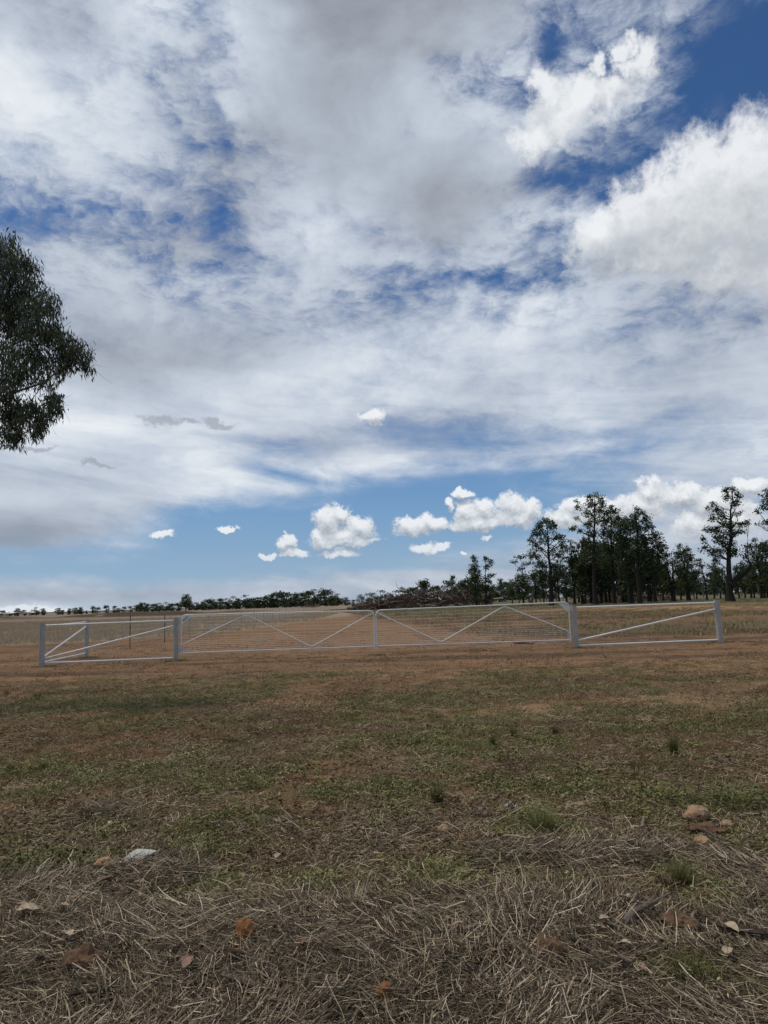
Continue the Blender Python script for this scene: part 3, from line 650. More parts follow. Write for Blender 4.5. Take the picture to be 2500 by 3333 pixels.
# ------------------------------------------------------------------ gates and posts
def fillet(pts, r, n=5):
    """polyline with rounded inner corners"""
    pts = [np.asarray(p, float) for p in pts]; out = [pts[0]]
    for a, b, c in zip(pts[:-2], pts[1:-1], pts[2:]):
        u = (a-b)/np.linalg.norm(a-b); v = (c-b)/np.linalg.norm(c-b)
        rr = min(r, np.linalg.norm(a-b)*.45, np.linalg.norm(c-b)*.45)
        p0, p1 = b+u*rr, b+v*rr
        for k in range(n+1):
            t = k/n; out.append((1-t)**2*p0+2*t*(1-t)*b+t*t*p1)
    out.append(pts[-1]); return np.array(out)
PA, PB, PC, PD, PE = np.array([-9.58, 20.70]), np.array([-9.80, 24.3]), np.array([-6.11, 21.55]), np.array([5.57, 22.14]), np.array([10.01, 22.53])
def post(xy, h, r, label, lean=(0, 0), studs=False, sides=20):
    z0 = gz(*xy)-.04
    t = empty('steel_post', (xy[0], xy[1], z0)); tag(t, label, 'post', 'galvanised strainer posts of the gateway')
    b = MB(); tx, ty = lean; H_ = h+.04
    ring = lambda z, rr: [(tx*z+rr*math.cos(a), ty*z+rr*math.sin(a), z) for a in np.linspace(0, 2*math.pi, sides+1)[:-1]]
    V = ring(-.3, r)+ring(H_, r)+ring(H_, r-.008)+ring(H_-.25, r-.008); F = []
    for q in range(3):
        for j in range(sides): k = (j+1) % sides; F.append((q*sides+j, q*sides+k, (q+1)*sides+k, (q+1)*sides+j))
    F.append(tuple(3*sides+j for j in range(sides)))
    b.add(V, F); b.build('tube', M['weathered_steel'], t, smooth=True)
    b = MB()                              # weld band and rammed collar of soil at the foot
    b.tube([(tx*.06, ty*.06, .05), (tx*.075, ty*.075, .075)], r+.006, sides, False); b.build('weld_band', M['galvanised'], t)
    if studs:
        for k in range(12):
            b = MB(); zz = .16+k*.085; a = -1.15
            p = np.array([tx*zz+r*math.cos(a), ty*zz+r*math.sin(a), zz]); d = np.array([math.cos(a), math.sin(a), 0])
            b.tube([p-d*.004, p+d*.012], .011, 6); b.build('stud', M['bright_pipe'], t)
    return t
post(PA, 1.20, .078, 'leftmost galvanised steel post in front, with a column of small studs', (-.008, 0), True)
post(PB, 1.19, .072, 'galvanised steel post set back behind the leftmost post', (0, 0))
post(PC, 1.235, .070, 'steel post between the left wire panel and the left gate', (0, 0))
post(PD, 1.225, .074, 'steel post between the right gate and the bare right hand rails', (0, 0))
post(PE, 1.27, .088, 'rightmost thick galvanised post at the end of the open rails', (-.015, .01), False)
# rails are pieces of a panel: each panel is one thing
def v3(p, z): return np.array([p[0], p[1], z+gz(*p)])
def panel(name, label, a, b, za, zb, group, ra=.07, rb=.07, dia=.024, wires=True, diag=True):
    d = b-a; L = np.linalg.norm(d); u = d/L; a2 = a+u*ra; b2 = b-u*rb
    t = empty(name, (a[0], a[1], gz(*a))); tag(t, label, 'fence panel', group); O = np.array([a[0], a[1], gz(*a)])
    for nm, z0, z1 in (('top_rail', za[0], zb[0]), ('bottom_rail', za[2], zb[2]))+((('brace', za[1], zb[1]),) if diag else ()):
        m_ = MB(); p0, p1 = v3(a2, z0)-O, v3(b2, z1)-O; e = (p1-p0)/np.linalg.norm(p1-p0)
        m_.tube([p0, p0+e*.03, p1-e*.03, p1], [dia*.75, dia, dia, dia*.75], 12); m_.build(nm, M['bright_pipe'], t, smooth=True)
    if wires:
        # netting: line wires and pickets of thin wire, behind the rails
        n_ = np.array([-u[1], u[0]])*.03; hz = [.14, .26, .39, .52, .66, .80, .95, 1.08]
        m_ = MB()
        for z in hz:
            s_ = [v3(a2+n_, z)-O, v3((a2+b2)/2+n_, z-.01)-O, v3(b2+n_, z)-O]; m_.tube(s_, .0022, 3, False)
        m_.build('line_wires', M['weathered_steel'], t)
        for k in range(1, int(L/.30)):
            m_ = MB(); q = a+u*(.30*k+.02*math.sin(k*7.)); m_.tube([v3(q+n_, .13)-O, v3(q+n_+u*.008*math.sin(k*3), .6)-O, v3(q+n_, 1.09)-O], .0024, 3, False)
            m_.build('stay_wire', M['weathered_steel'], t)
    return t
panel('rail_panel', 'wired rail panel with one long rising brace left of the gates', PA, PC, (1.13, .22, .10), (1.145, .99, .08), 'braced rail panels beside the gates')
panel('rail_panel', 'short braced rail panel running back from the leftmost post', PA, PB, (1.10, .25, .12), (1.13, .99, .13), 'braced rail panels beside the gates')
panel('rail_panel', 'open rail panel without wires right of the gates, one long brace', PD, PE, (1.185, .22, .07), (1.195, 1.0, .08), 'braced rail panels beside the gates', wires=False, dia=.027)

def gate(label, hinge, free, ztop, zbot):
    """local frame: origin on the hinge stile, x towards the free end"""
    d = free-hinge; W_ = np.linalg.norm(d); t = empty('farm_gate', (hinge[0], hinge[1], 0), math.atan2(d[1], d[0]))
    tag(t, label, 'gate', 'pair of long wire farm gates')
    P = lambda x, f: np.array([x, 0, zbot(x/W_)+(ztop(x/W_)-zbot(x/W_))*f])
    r = .019
    # frame: one bent tube up the hinge stile, over the top, down the free stile; bottom rail
    m_ = MB(); m_.tube(fillet([P(0, -.06), P(0, 1), P(W_, 1), P(W_, -.06)], .16, 7), r, 10); m_.build('frame', M['bright_pipe'], t, smooth=True)
    m_ = MB(); m_.tube([P(r, 0), P(W_*.5, 0), P(W_-r, 0)], r, 10); m_.build('bottom_rail', M['bright_pipe'], t, smooth=True)
    m_ = MB(); m_.tube(fillet([P(0.02, .17)+[0, -.012, 0], P(.10, .25)+[0, -.012, 0], P(W_*.335, .965)+[0, -.012, 0], P(W_*.672, .045)+[0, -.012, 0], P(W_-.03, .93)+[0, -.012, 0]], .10, 4), .0165, 8)
    m_.build('stay', M['bright_pipe'], t, smooth=True)
    for f in (.06, .11, .16, .21, .26, .31, .37, .45, .54, .63, .72, .81, .905):
        m_ = MB(); m_.tube([P(.02, f), P(W_*.25, f-.004), P(W_*.5, f), P(W_*.75, f-.003), P(W_-.02, f)], .0020, 4, False); m_.build('line_wire', M['bright_pipe'], t)
    n_ = 22
    for k in range(1, n_):
        x_ = W_*k/n_; m_ = MB(); m_.tube([P(x_, .01), P(x_+.004*math.sin(k*5), .5), P(x_, .985)], .0012, 4, False); m_.build('picket_wire', M['bright_pipe'], t)
    # gusset plate in the hinge corner with its printed loop mark
    m_ = MB(); q = [P(.0, .72), P(.0, .90), P(.10, .995), P(.34, .995)]
    V = [p+[0, -.024, 0] for p in q]+[p+[0, -.020, 0] for p in q]; m_.add(V, [(0, 1, 2, 3)[::-1], (4, 5, 6, 7), (0, 3, 7, 4), (1, 0, 4, 5), (2, 1, 5, 6), (3, 2, 6, 7)])
    pl = m_.build('corner_plate', M['bright_pipe'], t)
    c_ = (q[0]+q[3])/2*.55+(q[1]+q[2])/2*.45+np.array([0, -.026, 0]); e = q[3]-q[0]; e /= np.linalg.norm(e); w_ = np.array([e[2], 0, -e[0]])
    m_ = MB(); lp_ = [c_+e*.062*math.cos(a)*1.0+e*(.03 if math.cos(a) > 0 else -.03)+w_*.018*math.sin(a) for a in np.linspace(0, 2*math.pi, 25)]
    m_.tube(lp_, .0055, 4, False); m_.build('printed_loop', M['black_print'], pl)
    # hinges: strap, pin and the bottom latch bracket
    for f in (.88, .07):
        m_ = MB(); z_ = P(0, f)[2]; m_.box((-.045, -.01, z_), (.10, .030, .045)); m_.tube([(-.07, -.01, z_-.06), (-.07, -.01, z_+.05)], .010, 8); m_.build('hinge', M['galvanised'], t)
    m_ = MB(); z_ = P(0, .10)[2]; m_.box((.02, -.028, z_+.02), (.11, .006, .17)); m_.build('hinge_plate', M['galvanised'], t)
    return t, P, W_
PC2, PD2, MID = PC+np.array([.155, .005]), PD-np.array([.155, 0]), (PC+PD)/2-np.array([.085, .004])
u_ = (PD2-PC2)/np.linalg.norm(PD2-PC2)
g1, P1, W1 = gate('left hand farm gate of white metal tube and wire, hung on the left post', PC2, MID-u_*.03, lambda t: 1.30-.035*t, lambda t: .215+.015*t)
g2, P2, W2 = gate('right hand farm gate of white metal tube and wire, hung on the right post', PD2, MID+u_*.03, lambda t: 1.345-.075*t, lambda t: .235)
# chain and latch between the two gates
ch = empty('gate_chain', (MID[0], MID[1], 1.12)); tag(ch, 'short steel chain and latch holding the two gates together', 'chain')
m_ = MB(); m_.tube(fillet([(-.06, -.03, .03), (0, -.045, -.02), (.07, -.04, -.03), (.10, -.035, .03), (.05, -.035, .06), (.0, -.035, .03)], .02, 4), .006, 6); m_.build('link_loop', M['weathered_steel'], ch)
m_ = MB(); m_.box((.17, -.035, .075), (.16, .012, .016)); m_.build('latch_bar', M['bright_pipe'], ch)

# ------------------------------------------------------------------ side fence going back from the gateway
FX = lambda y: -9.75-.012*(y-24.3)+.0*y
t = empty('wire_fence', (FX(24.3), 24.3, gz(FX(24.3), 24.3))); tag(t, 'long post and wire fence running straight back along the stubble paddock', 'fence')
O = np.array(t.location)
ys = [28.4, 33.0, 37.3, 41.6, 46.5, 51.5, 56.5, 61.5, 66.5, 71.5, 77, 83, 89, 95]
for i, y_ in enumerate(ys):
    m_ = MB(); p = np.array([FX(y_), y_, gz(FX(y_), y_)])-O; h_ = 1.28 if i % 2 == 0 else 1.2
    for dx_, dy_ in ((.016, 0), (-.016, 0), (0, .018)): m_.box(p+[dx_*.4, dy_*.4, h_/2-.05], (.018 if dx_ else .005, .018 if dy_ else .005, h_+.1))
    m_.build('steel_picket', M['weathered_steel'] if i > 1 else M['dark_iron'], t)
for z_ in (.12, .26, .4, .55, .7, .88, 1.06):
    m_ = MB(); m_.tube([np.array([FX(y_), y_, gz(FX(y_), y_)+z_])-O for y_ in [24.4]+ys], .0024, 3, False); m_.build('line_wire', M['galvanised'], t)
m_ = MB()
for k in range(140):
    y_ = 24.8+k*.30*(1 if k < 90 else 1); 
    q = np.array([FX(y_), y_, gz(FX(y_), y_)])-O; m_.tube([q+[0, 0, .1], q+[0, 0, 1.06]], .0022, 3, False)
m_.build('stay_wires', M['weathered_steel'], t)['kind'] = 'stuff'
# far stretch of netting; the light it catches is put into a brighter material
t = empty('netting_fence', (FX(72)-.5, 72, gz(FX(72), 72))); tag(t, 'stretch of netting fence catching the light further back, behind the left gate', 'fence')
O = np.array(t.location); A_ = np.array([-13.9, 72.0]); B_ = np.array([-10.8, 96.0])
for k in range(26):
    q = A_+(B_-A_)*k/25; z0 = gz(*q); m_ = MB(); m_.box(np.array([q[0], q[1], z0+.42])-O, (.035, .035, 1.0)); m_.build('picket', M['bright_pipe'], t)
for z_ in (.15, .5, .9):
    m_ = MB(); m_.tube([np.array([*(A_+(B_-A_)*k/8), gz(*(A_+(B_-A_)*k/8))+z_])-O for k in range(9)], .009, 3, False); m_.build('rail_wire', M['bright_pipe'], t)

# ------------------------------------------------------------------ trees
def limb_path(rng, a, b, bend=.15, n=6):
    a, b = np.asarray(a, float), np.asarray(b, float); L = np.linalg.norm(b-a); w = rng.normal(0, bend*L, 3)*[1, 1, .3]
    t = np.linspace(0, 1, n)[:, None]; arch = np.array([0, 0, -.12*L])
    return a*(1-t)+b*t+(w+arch)*(4*t*(1-t))*.5+np.r_[np.zeros((1, 3)), rng.normal(0, .015*L, (n-2, 3)), np.zeros((1, 3))]
def leaf_faces(rng, C_, size, flat=.0, aspect=1.0, droop=0.0):
    """one quad per point, any way round (or hanging)"""
    n = len(C_); nrm = rng.normal(size=(n, 3)); nrm /= np.linalg.norm(nrm, axis=1)[:, None]
    a = rng.normal(size=(n, 3)); a -= nrm*(a*nrm).sum(1)[:, None]
    if droop: a = a*(1-droop)+np.array([0, 0, -1.])*droop*1.6; 
    a /= np.linalg.norm(a, axis=1)[:, None]; b_ = np.cross(nrm, a); b_ /= np.linalg.norm(b_, axis=1)[:, None]+1e-9
    s_ = size*rng.uniform(.6, 1.4, n)[:, None]
    k1 = rng.uniform(.6, 1.1, (n, 1)); k2 = rng.uniform(.6, 1.1, (n, 1))
    V = np.stack([C_-a*s_, C_+b_*s_*aspect*k1, C_+a*s_*k2, C_-b_*s_*aspect*k2], 1).reshape(-1, 3)
    return V, np.arange(4*n).reshape(n, 4)
def crown_points(rng, lobes, dens, clump=.55, spread=.30):
    """leaf clumps through each lobe's volume, gathered into sprays so that gaps stay between them"""
    out = []; lab = []
    for (cx, cy, cz, rx, ry, rz_, k) in lobes:
        vol = max(rx*rz_, .1); nc = max(4, int(dens*vol*k/7))
        q = rng.normal(size=(nc, 3)); q /= np.linalg.norm(q, axis=1)[:, None]; q *= rng.random(nc)[:, None]**(1/2.2)
        q = q*[rx, ry, rz_]*(1+.18*rng.normal(size=(nc, 1)))+[cx, cy, cz]
        m_ = rng.poisson(7, nc); c = np.repeat(q, m_, 0); c = c+rng.normal(size=c.shape)*spread*[1, 1, .75]
        out.append(c); lab.append(np.repeat(rng.normal(.5, .17, nc), m_))
    return np.concatenate(out), np.concatenate(lab)
def tree_meshes(seed, H, tr, lobes, dens=60, leaf=.15, spread=.32, trunk_top=None, stems=None, barkm='bark', base_flare=1.5, twigs=3, lean=0.0):
    """lobes: (x, z, rx, rz[, k]) in metres, seen from the front; depth is added"""
    rng = np.random.default_rng(seed); L5 = []
    for l in lobes:
        x_, z_, rx, rz_ = l[:4]; k = l[4] if len(l) > 4 else 1.0
        L5.append((x_, rng.normal(0, .25)*rx, z_, rx, min(rx, 1.2*rz_+.5)*rng.uniform(.8, 1.0), rz_, k))
    m_ = MB(); tt = trunk_top or H*.93
    tops = max(L5, key=lambda l: l[2]+l[5]); tx = tops[0]
    stems = stems or [[(0, 0, -.4), (.02*H*lean, 0, H*.3), (tx*.45, .1, H*.62), (tx*.9, 0, tt)]]
    paths = []
    for st in stems:
        st = np.array(st, float); ts = np.linspace(0, len(st)-1, 12); P = np.stack([np.interp(ts, range(len(st)), st[:, i]) for i in range(3)], 1)
        P[1:-1, :2] += rng.normal(0, .035*tr*4, (10, 2)); rr = tr*(1-.92*np.linspace(0, 1, 12)**1.1); rr[0] *= base_flare; rr[1] *= 1+.2*(base_flare-1)
        paths.append((P, rr)); m_.tube(P, rr, 9, True, wob=.05, rng=rng)
    for (x_, y_, z_, rx, ry, rz_, k) in L5:
        zs = z_-rz_*.4-.5*abs(x_)-.8; P, rr = paths[int(np.argmin([np.hypot(p[:, 0]-x_, p[:, 2]-zs).min() for p, _ in paths]))]
        i = int(np.argmin(np.abs(P[:, 2]-np.clip(zs, H*.12, H*.9)))); i = min(max(i, 1), 10)
        r0 = min(rr[i]*.6, .055*max(rx, rz_)+.05); e = np.array([x_, y_, z_]); lp = limb_path(rng, P[i], e, .12)
        m_.tube(lp, np.linspace(r0, r0*.35, len(lp)), 6, False)
        for q in range(twigs):
            e2 = e+rng.normal(size=3)*[rx, ry, rz_]*.6; l2 = limb_path(rng, lp[rng.integers(2, 6)], e2, .15, 5); m_.tube(l2, np.linspace(r0*.4, .012, 5), 4, False)
    C_, tn = crown_points(rng, L5, dens, spread=spread)
    V, F = leaf_faces(rng, C_, leaf, aspect=.62)
    t = np.clip(np.repeat(tn+rng.normal(0, .12, len(tn)), 4), 0, 1)
    me_c = mesh_np('crown', V, F, M['leafage'], {'tint': ('FLOAT', t)})
    o = m_.build('trunk', M[barkm], None, smooth=True); return o, me_c
def plant_tree(name, label, loc, meshes, group=None, rz=0, scale=1.0, cat='tree'):
    t = empty(name, loc, rz); t.scale = (scale,)*3 if np.isscalar(scale) else scale; tag(t, label, cat, group)
    o, me_c = meshes
    if o.parent is None: o.parent = t
    else: o2 = o.copy(); SC.collection.objects.link(o2); o2.parent = t
    link('crown', me_c, t); return t
def place(px, py, dist):
    d = ray(px, py); k = dist/math.hypot(d[0], d[1]); x, y = d[0]*k, d[1]*k; return x, y, gz(x, y)
def lobes_px(lst, bx, base, dist):
    """outline read in photograph points -> metres about the foot of the tree"""
    k = dist/FPX*1.015; b0 = EYE
    return [((x-bx)*k*1.0+0.028*(base-y)*k*0, (base-y)*k, rx*k, ry*k)+tuple(r_) for x, y, rx, ry, *r_ in lst]
PINE = 'cypress pines standing beyond the right hand paddock'
front = [ # name, label, base x, y, distance, trunk radius, trunk top y, lobes (x, y, rx, ry, density), options
 ('cypress_pine', 'slim dark cypress pine beside the log heap, leftmost of the tall pines', 1550, 1964, 150, .28, 1800, [(1549, 1806, 10, 14), (1547, 1835, 17, 22), (1543, 1870, 20, 24), (1556, 1866, 17, 22), (1538, 1905, 17, 18), (1562, 1900, 16, 24), (1550, 1935, 22, 20, .8)], {}),
 ('cypress_pine', 'thin crooked pine with tufted open crown, just right of the leftmost slim pine', 1584, 1963, 150, .20, 1800, [(1586, 1806, 9, 10), (1604, 1814, 11, 8), (1597, 1826, 9, 7), (1585, 1833, 9, 9), (1603, 1858, 11, 9), (1586, 1872, 11, 13), (1596, 1880, 8, 9), (1584, 1905, 12, 12), (1590, 1932, 17, 18, .7)], {}),
 ('gum_tree', 'pale forked gum tree with airy umbrella crown left of the large round pine', 1728, 1958, 150, .26, 1800, [(1700, 1797, 22, 8, .6), (1736, 1792, 16, 9, .6), (1680, 1812, 14, 8, .6), (1720, 1820, 24, 8, .5), (1700, 1835, 18, 7, .6), (1690, 1872, 14, 18, .8), (1715, 1862, 12, 12, .7), (1745, 1850, 14, 20, .5)], dict(stems=[[(0, 0, -.3), (-.6, 0, 2.5), (-1.4, .3, 6.), (-1.1, .2, 8.8)], [(.1, 0, -.3), (.5, 0, 2.7), (1.1, -.2, 5.2), (1.9, 0, 7.8)]], barkm='pale_bark')),
 ('cypress_pine', 'short bushy pine between the forked gum and the large round pine', 1705, 1961, 145, .24, 1880, [(1705, 1884, 15, 12), (1690, 1900, 14, 16), (1718, 1902, 16, 18), (1700, 1925, 20, 14, .9)], {}),
 ('cypress_pine', 'large round topped pine with many rising limbs, left of the main grove', 1796, 1962, 140, .42, 1700, [(1795, 1685, 22, 14), (1770, 1700, 18, 18), (1812, 1700, 18, 20), (1757, 1725, 18, 18, .8), (1785, 1735, 22, 24, .7), (1822, 1738, 14, 20, .8), (1740, 1742, 10, 12, .7), (1760, 1765, 24, 22, .6), (1800, 1780, 26, 26, .5), (1838, 1745, 15, 16, .8), (1840, 1770, 20, 20, .7), (1750, 1795, 20, 20, .7), (1830, 1805, 22, 22, .6), (1770, 1825, 24, 20, .7), (1815, 1835, 24, 20, .6), (1765, 1850, 22, 16, .8), (1830, 1860, 22, 20, .6), (1790, 1870, 26, 18, .4)], {}),
 ('cypress_pine', 'tall slender pine with bare lower trunk, right of the large round pine', 1870, 1957, 150, .26, 1755, [(1868, 1752, 9, 9, .8), (1858, 1772, 15, 14, .7), (1875, 1778, 12, 16, .7), (1862, 1803, 18, 16, .6), (1878, 1815, 12, 14, .6), (1855, 1830, 12, 14, .5), (1868, 1850, 14, 14, .4)], {}),
 ('cypress_pine', 'tallest open crowned pine of the grove, with a long limb out to the left', 1939, 1968, 136, .45, 1612, [(1959, 1608, 8, 12), (1940, 1612, 9, 12), (1975, 1622, 12, 16), (1945, 1635, 22, 18, .8), (1982, 1645, 12, 18), (1900, 1625, 7, 8, .8), (1905, 1645, 14, 10, .7), (1965, 1660, 20, 16, .8), (1930, 1665, 22, 14, .7), (1897, 1680, 12, 7, .8), (1884, 1713, 14, 8), (1905, 1722, 18, 7, .8), (1958, 1690, 24, 18, .7), (1930, 1703, 18, 14, .7), (1940, 1735, 28, 18, .8), (1915, 1760, 20, 14), (1950, 1770, 28, 22), (1925, 1800, 26, 24), (1960, 1820, 26, 26)], {}),
 ('cypress_pine', 'broad dark pine leaning over the centre of the grove, behind the tallest one', 2000, 1966, 142, .36, 1660, [(2008, 1650, 14, 12), (1996, 1668, 18, 16), (2022, 1668, 16, 16), (1985, 1692, 20, 20), (2015, 1698, 24, 22), (2030, 1690, 10, 12), (1990, 1730, 26, 24), (2018, 1745, 24, 26), (1985, 1775, 26, 26), (2010, 1800, 30, 30), (1980, 1830, 26, 26), (2010, 1850, 28, 24)], {}),
 ('cypress_pine', 'dense pine on a short red brown trunk in the middle of the grove', 2056, 1966, 138, .55, 1760, [(2050, 1690, 16, 18), (2040, 1712, 24, 20), (2065, 1720, 22, 24), (2038, 1750, 26, 28), (2070, 1765, 30, 30), (2045, 1800, 34, 30), (2075, 1820, 34, 30), (2045, 1850, 34, 26), (2070, 1880, 30, 22, .8)], dict(base_flare=1.15)),
 ('cypress_pine', 'broad dense pyramid shaped pine at the right of the grove', 2084, 1966, 134, .42, 1665, [(2094, 1658, 8, 12), (2110, 1668, 12, 10), (2085, 1680, 16, 14), (2118, 1690, 16, 18), (2078, 1700, 20, 18), (2130, 1715, 16, 16, .9), (2100, 1720, 28, 24), (2145, 1748, 18, 20), (2110, 1760, 34, 28), (2155, 1780, 22, 24), (2085, 1790, 34, 28), (2165, 1810, 20, 20), (2130, 1820, 36, 30), (2175, 1835, 14, 14, .8), (2100, 1850, 34, 26), (2150, 1860, 26, 20, .8)], {}),
 ('cypress_pine', 'pine with a lean straight trunk right of the pyramid shaped pine', 2133, 1955, 150, .30, 1790, [(2135, 1790, 20, 24, .8), (2150, 1830, 22, 24, .7), (2125, 1850, 22, 22, .8), (2145, 1880, 20, 18, .6)], {}),
 ('dead_topped_pine', 'dark pine with two broken bare tops between the grove and the lone tall pine', 2191, 1951, 152, .42, 1850, [(2186, 1795, 14, 10, .5), (2176, 1880, 14, 18, .7), (2205, 1890, 16, 22, .8), (2185, 1905, 20, 16, .8)], dict(stems=[[(0, 0, -.3), (0, 0, 3), (-.7, 0, 6.2), (-1.0, 0, 8.2)], [(.15, 0, -.3), (.1, 0, 3), (.4, 0, 6), (.3, 0, 9)]])),
 ('cypress_pine', 'rounded dense pine half way between the grove and the lone tall pine', 2243, 1947, 155, .38, 1775, [(2226, 1768, 10, 9), (2246, 1776, 10, 12), (2218, 1788, 14, 14), (2240, 1795, 20, 18), (2258, 1798, 10, 16), (2210, 1815, 16, 18), (2245, 1825, 26, 22), (2222, 1850, 28, 24), (2258, 1860, 18, 22), (2235, 1885, 32, 20), (2260, 1900, 16, 16)], {}),
 ('cypress_pine', 'small thin crowned pine left of the lone tall pine', 2300, 1940, 165, .22, 1810, [(2288, 1806, 10, 8, .8), (2278, 1818, 10, 10, .7), (2292, 1826, 12, 12, .7), (2285, 1845, 12, 12, .6), (2308, 1856, 9, 10, .6), (2300, 1875, 14, 12, .5), (2310, 1895, 10, 12, .5)], {}),
 ('cypress_pine', 'tall lone pine with ragged stepped crown near the right edge', 2378, 1954, 128, .50, 1590, [(2388, 1583, 7, 12), (2410, 1585, 12, 12), (2426, 1602, 10, 18), (2395, 1605, 14, 14, .9), (2416, 1632, 18, 16, .9), (2350, 1628, 12, 12, .7), (2340, 1640, 10, 8, .7), (2362, 1645, 14, 16, .8), (2372, 1670, 20, 18, .8), (2345, 1675, 10, 18, .8), (2420, 1668, 14, 10), (2385, 1700, 24, 16), (2330, 1710, 16, 12), (2352, 1715, 18, 14), (2430, 1702, 20, 11), (2450, 1694, 12, 9, .8), (2420, 1725, 22, 10, .8), (2395, 1730, 22, 20), (2360, 1745, 20, 20), (2385, 1765, 26, 20), (2310, 1745, 8, 16, .7), (2312, 1775, 14, 14, .8), (2335, 1785, 16, 12), (2355, 1790, 22, 16), (2395, 1790, 24, 18), (2430, 1800, 16, 16, .6), (2440, 1775, 14, 10, .6), (2345, 1815, 16, 14, .7), (2420, 1830, 18, 16, .5)],
   dict(stems=[[(0, 0, -.4), (.1, 0, 4.5), (.5, 0, 8.8), (1.1, 0, 13.2), (1.6, 0, 17.4)], [(.25, .1, 2.6), (1.2, .1, 3.6), (2.6, .1, 4.5), (3.3, .1, 5.6), (2.5, .1, 7.5)]], base_flare=1.9)),
 ('cypress_pine', 'slim grey green pine standing behind the lone tall pine, to its left', 2363, 1938, 170, .26, 1800, [(2330, 1830, 14, 20, .7), (2350, 1845, 20, 20, .7), (2365, 1870, 24, 20, .7), (2335, 1875, 14, 20, .6), (2360, 1900, 20, 14, .5)], {}),
 ('cypress_pine', 'wide grey green pine at the right edge, beyond the lone tall pine', 2480, 1935, 170, .34, 1745, [(2474, 1744, 11, 10, .7), (2460, 1762, 14, 14, .6), (2484, 1768, 14, 18, .6), (2500, 1765, 10, 14), (2462, 1790, 18, 18, .5), (2488, 1800, 20, 20, .7), (2470, 1825, 24, 20, .8), (2495, 1840, 24, 24), (2460, 1860, 26, 20, .9), (2490, 1880, 28, 20)], {}),
 ('gum_tree', 'gum tree outside the right edge whose branch tips hang into view', 2560, 1952, 125, .40, 1560, [(2500, 1650, 12, 9, .9), (2496, 1693, 10, 7, .9), (2520, 1643, 12, 10), (2522, 1692, 14, 10), (2545, 1610, 36, 30), (2600, 1640, 40, 36), (2580, 1580, 34, 26), (2560, 1730, 30, 20), (2610, 1720, 36, 28)], {}),
]
for i, (nm, lab, bx, by, dist, tr, ty, lob, opt) in enumerate(front):
    x, y, z = place(bx, by, dist); k = float(np.dot([x, y, z-EYE], _f))/FPX
    zref = z-(EYE-dist*math.tan(math.radians(-azel(bx, by)[1])))     # how far the foot sits from where it was read
    L_ = lobes_px(lob, bx, by, k*FPX/1.015)
    L_ = [(l[0], l[1]-.1)+tuple(l[2:]) for l in L_]; H_ = max(l[1]+l[3] for l in L_); D_ = 100*dist/135
    me_ = tree_meshes(300+i, H_, tr, L_, dens=410, leaf=.16, spread=.22, trunk_top=(by-ty)*k, **opt)
    plant_tree(nm, lab, (x, y, z), me_, PINE if nm == 'cypress_pine' else None, rz=-math.atan2(x, y))

# kinds of middle and far trees, copied into place
def rlobes(rng, H, W_, n, z0=.3, shape='round'):
    o = []
    for i in range(n):
        f = rng.random(); z = H*(z0+(1-z0)*f*.93); w = W_*(1-.75*f**1.6 if shape == 'cone' else math.sin(math.pi*(.25+.6*f)))
        o.append((rng.uniform(-1, 1)*w*.7, z, W_*rng.uniform(.22, .42), H*rng.uniform(.05, .11), rng.uniform(.6, 1.)))
    return o
rk = np.random.default_rng(99)
kinds_mid = [tree_meshes(400+i, 12, .24, rlobes(rk, 12, 2.9, 15, .2, 'cone' if i < 3 else 'round'), dens=170, leaf=.24, spread=.40, twigs=1) for i in range(6)]
kinds_gum = [tree_meshes(420+i, 9, .22, rlobes(rk, 9, 3.4, 9, .42), dens=95, leaf=.25, spread=.42, twigs=1, barkm='pale_bark', stems=[[(0, 0, -.3), (rk.normal(0, .4), 0, 3), (rk.normal(0, 1), 0, 7.5)], [(.2, 0, -.3), (rk.normal(.8, .3), .3, 3), (rk.normal(1.8, .4), .3, 7.5)]]) for i in range(4)]
kinds_far = [tree_meshes(440+i, 9, .26, rlobes(rk, 9, 4.6, 16, .06), dens=60, leaf=.42, spread=.55, twigs=0) for i in range(5)]
for ms in kinds_mid+kinds_gum+kinds_far: ms[0].name = 'trunk'
# middle distance trunks read off one by one
mid = [(1897, 1956, 150, 210, 0), (1925, 1959, 152, 200, 1), (1955, 1957, 155, 190, 2), (1973, 1957, 160, 200, 0), (1985, 1958, 158, 180, 4), (2030, 1957, 160, 200, 1), (2113, 1952, 158, 180, 2), (2152, 1946, 180, 150, 0), (2170, 1946, 185, 120, 3), (2217, 1945, 185, 110, 1), (2268, 1944, 190, 95, 5), (2325, 1938, 195, 95, 3), (2345, 1938, 200, 100, 4), (2405, 1936, 195, 110, 2), (2425, 1935, 205, 105, 5), (2445, 1935, 190, 130, 0), (2500, 1936, 180, 180, 1), (1520, 1962, 175, 90, 3), (1600, 1958, 200, 55, 4), (1668, 1957, 210, 66, 0), (1770, 1958, 175, 110, 3), (1745, 1957, 190, 100, 5), (1820, 1957, 180, 130, 4), (1845, 1957, 185, 120, 3), (1885, 1955, 190, 150, 5), (2010, 1955, 180, 170, 3), (2070, 1953, 190, 160, 5), (2095, 1952, 185, 150, 4), (2235, 1943, 210, 100, 3), (1905, 1957, 148, 150, 3), (1960, 1958, 150, 140, 5), (2000, 1957, 155, 130, 4), (2040, 1956, 150, 140, 3), (2085, 1955, 152, 130, 5), (2160, 1950, 165, 120, 4), (2120, 1953, 160, 120, 3), (2260, 1945, 200, 70, 4), (2455, 1936, 185, 110, 4), (2490, 1936, 180, 120, 5), (1690, 1958, 170, 70, 4), (1580, 1960, 180, 70, 5), (1555, 1961, 175, 60, 3)]
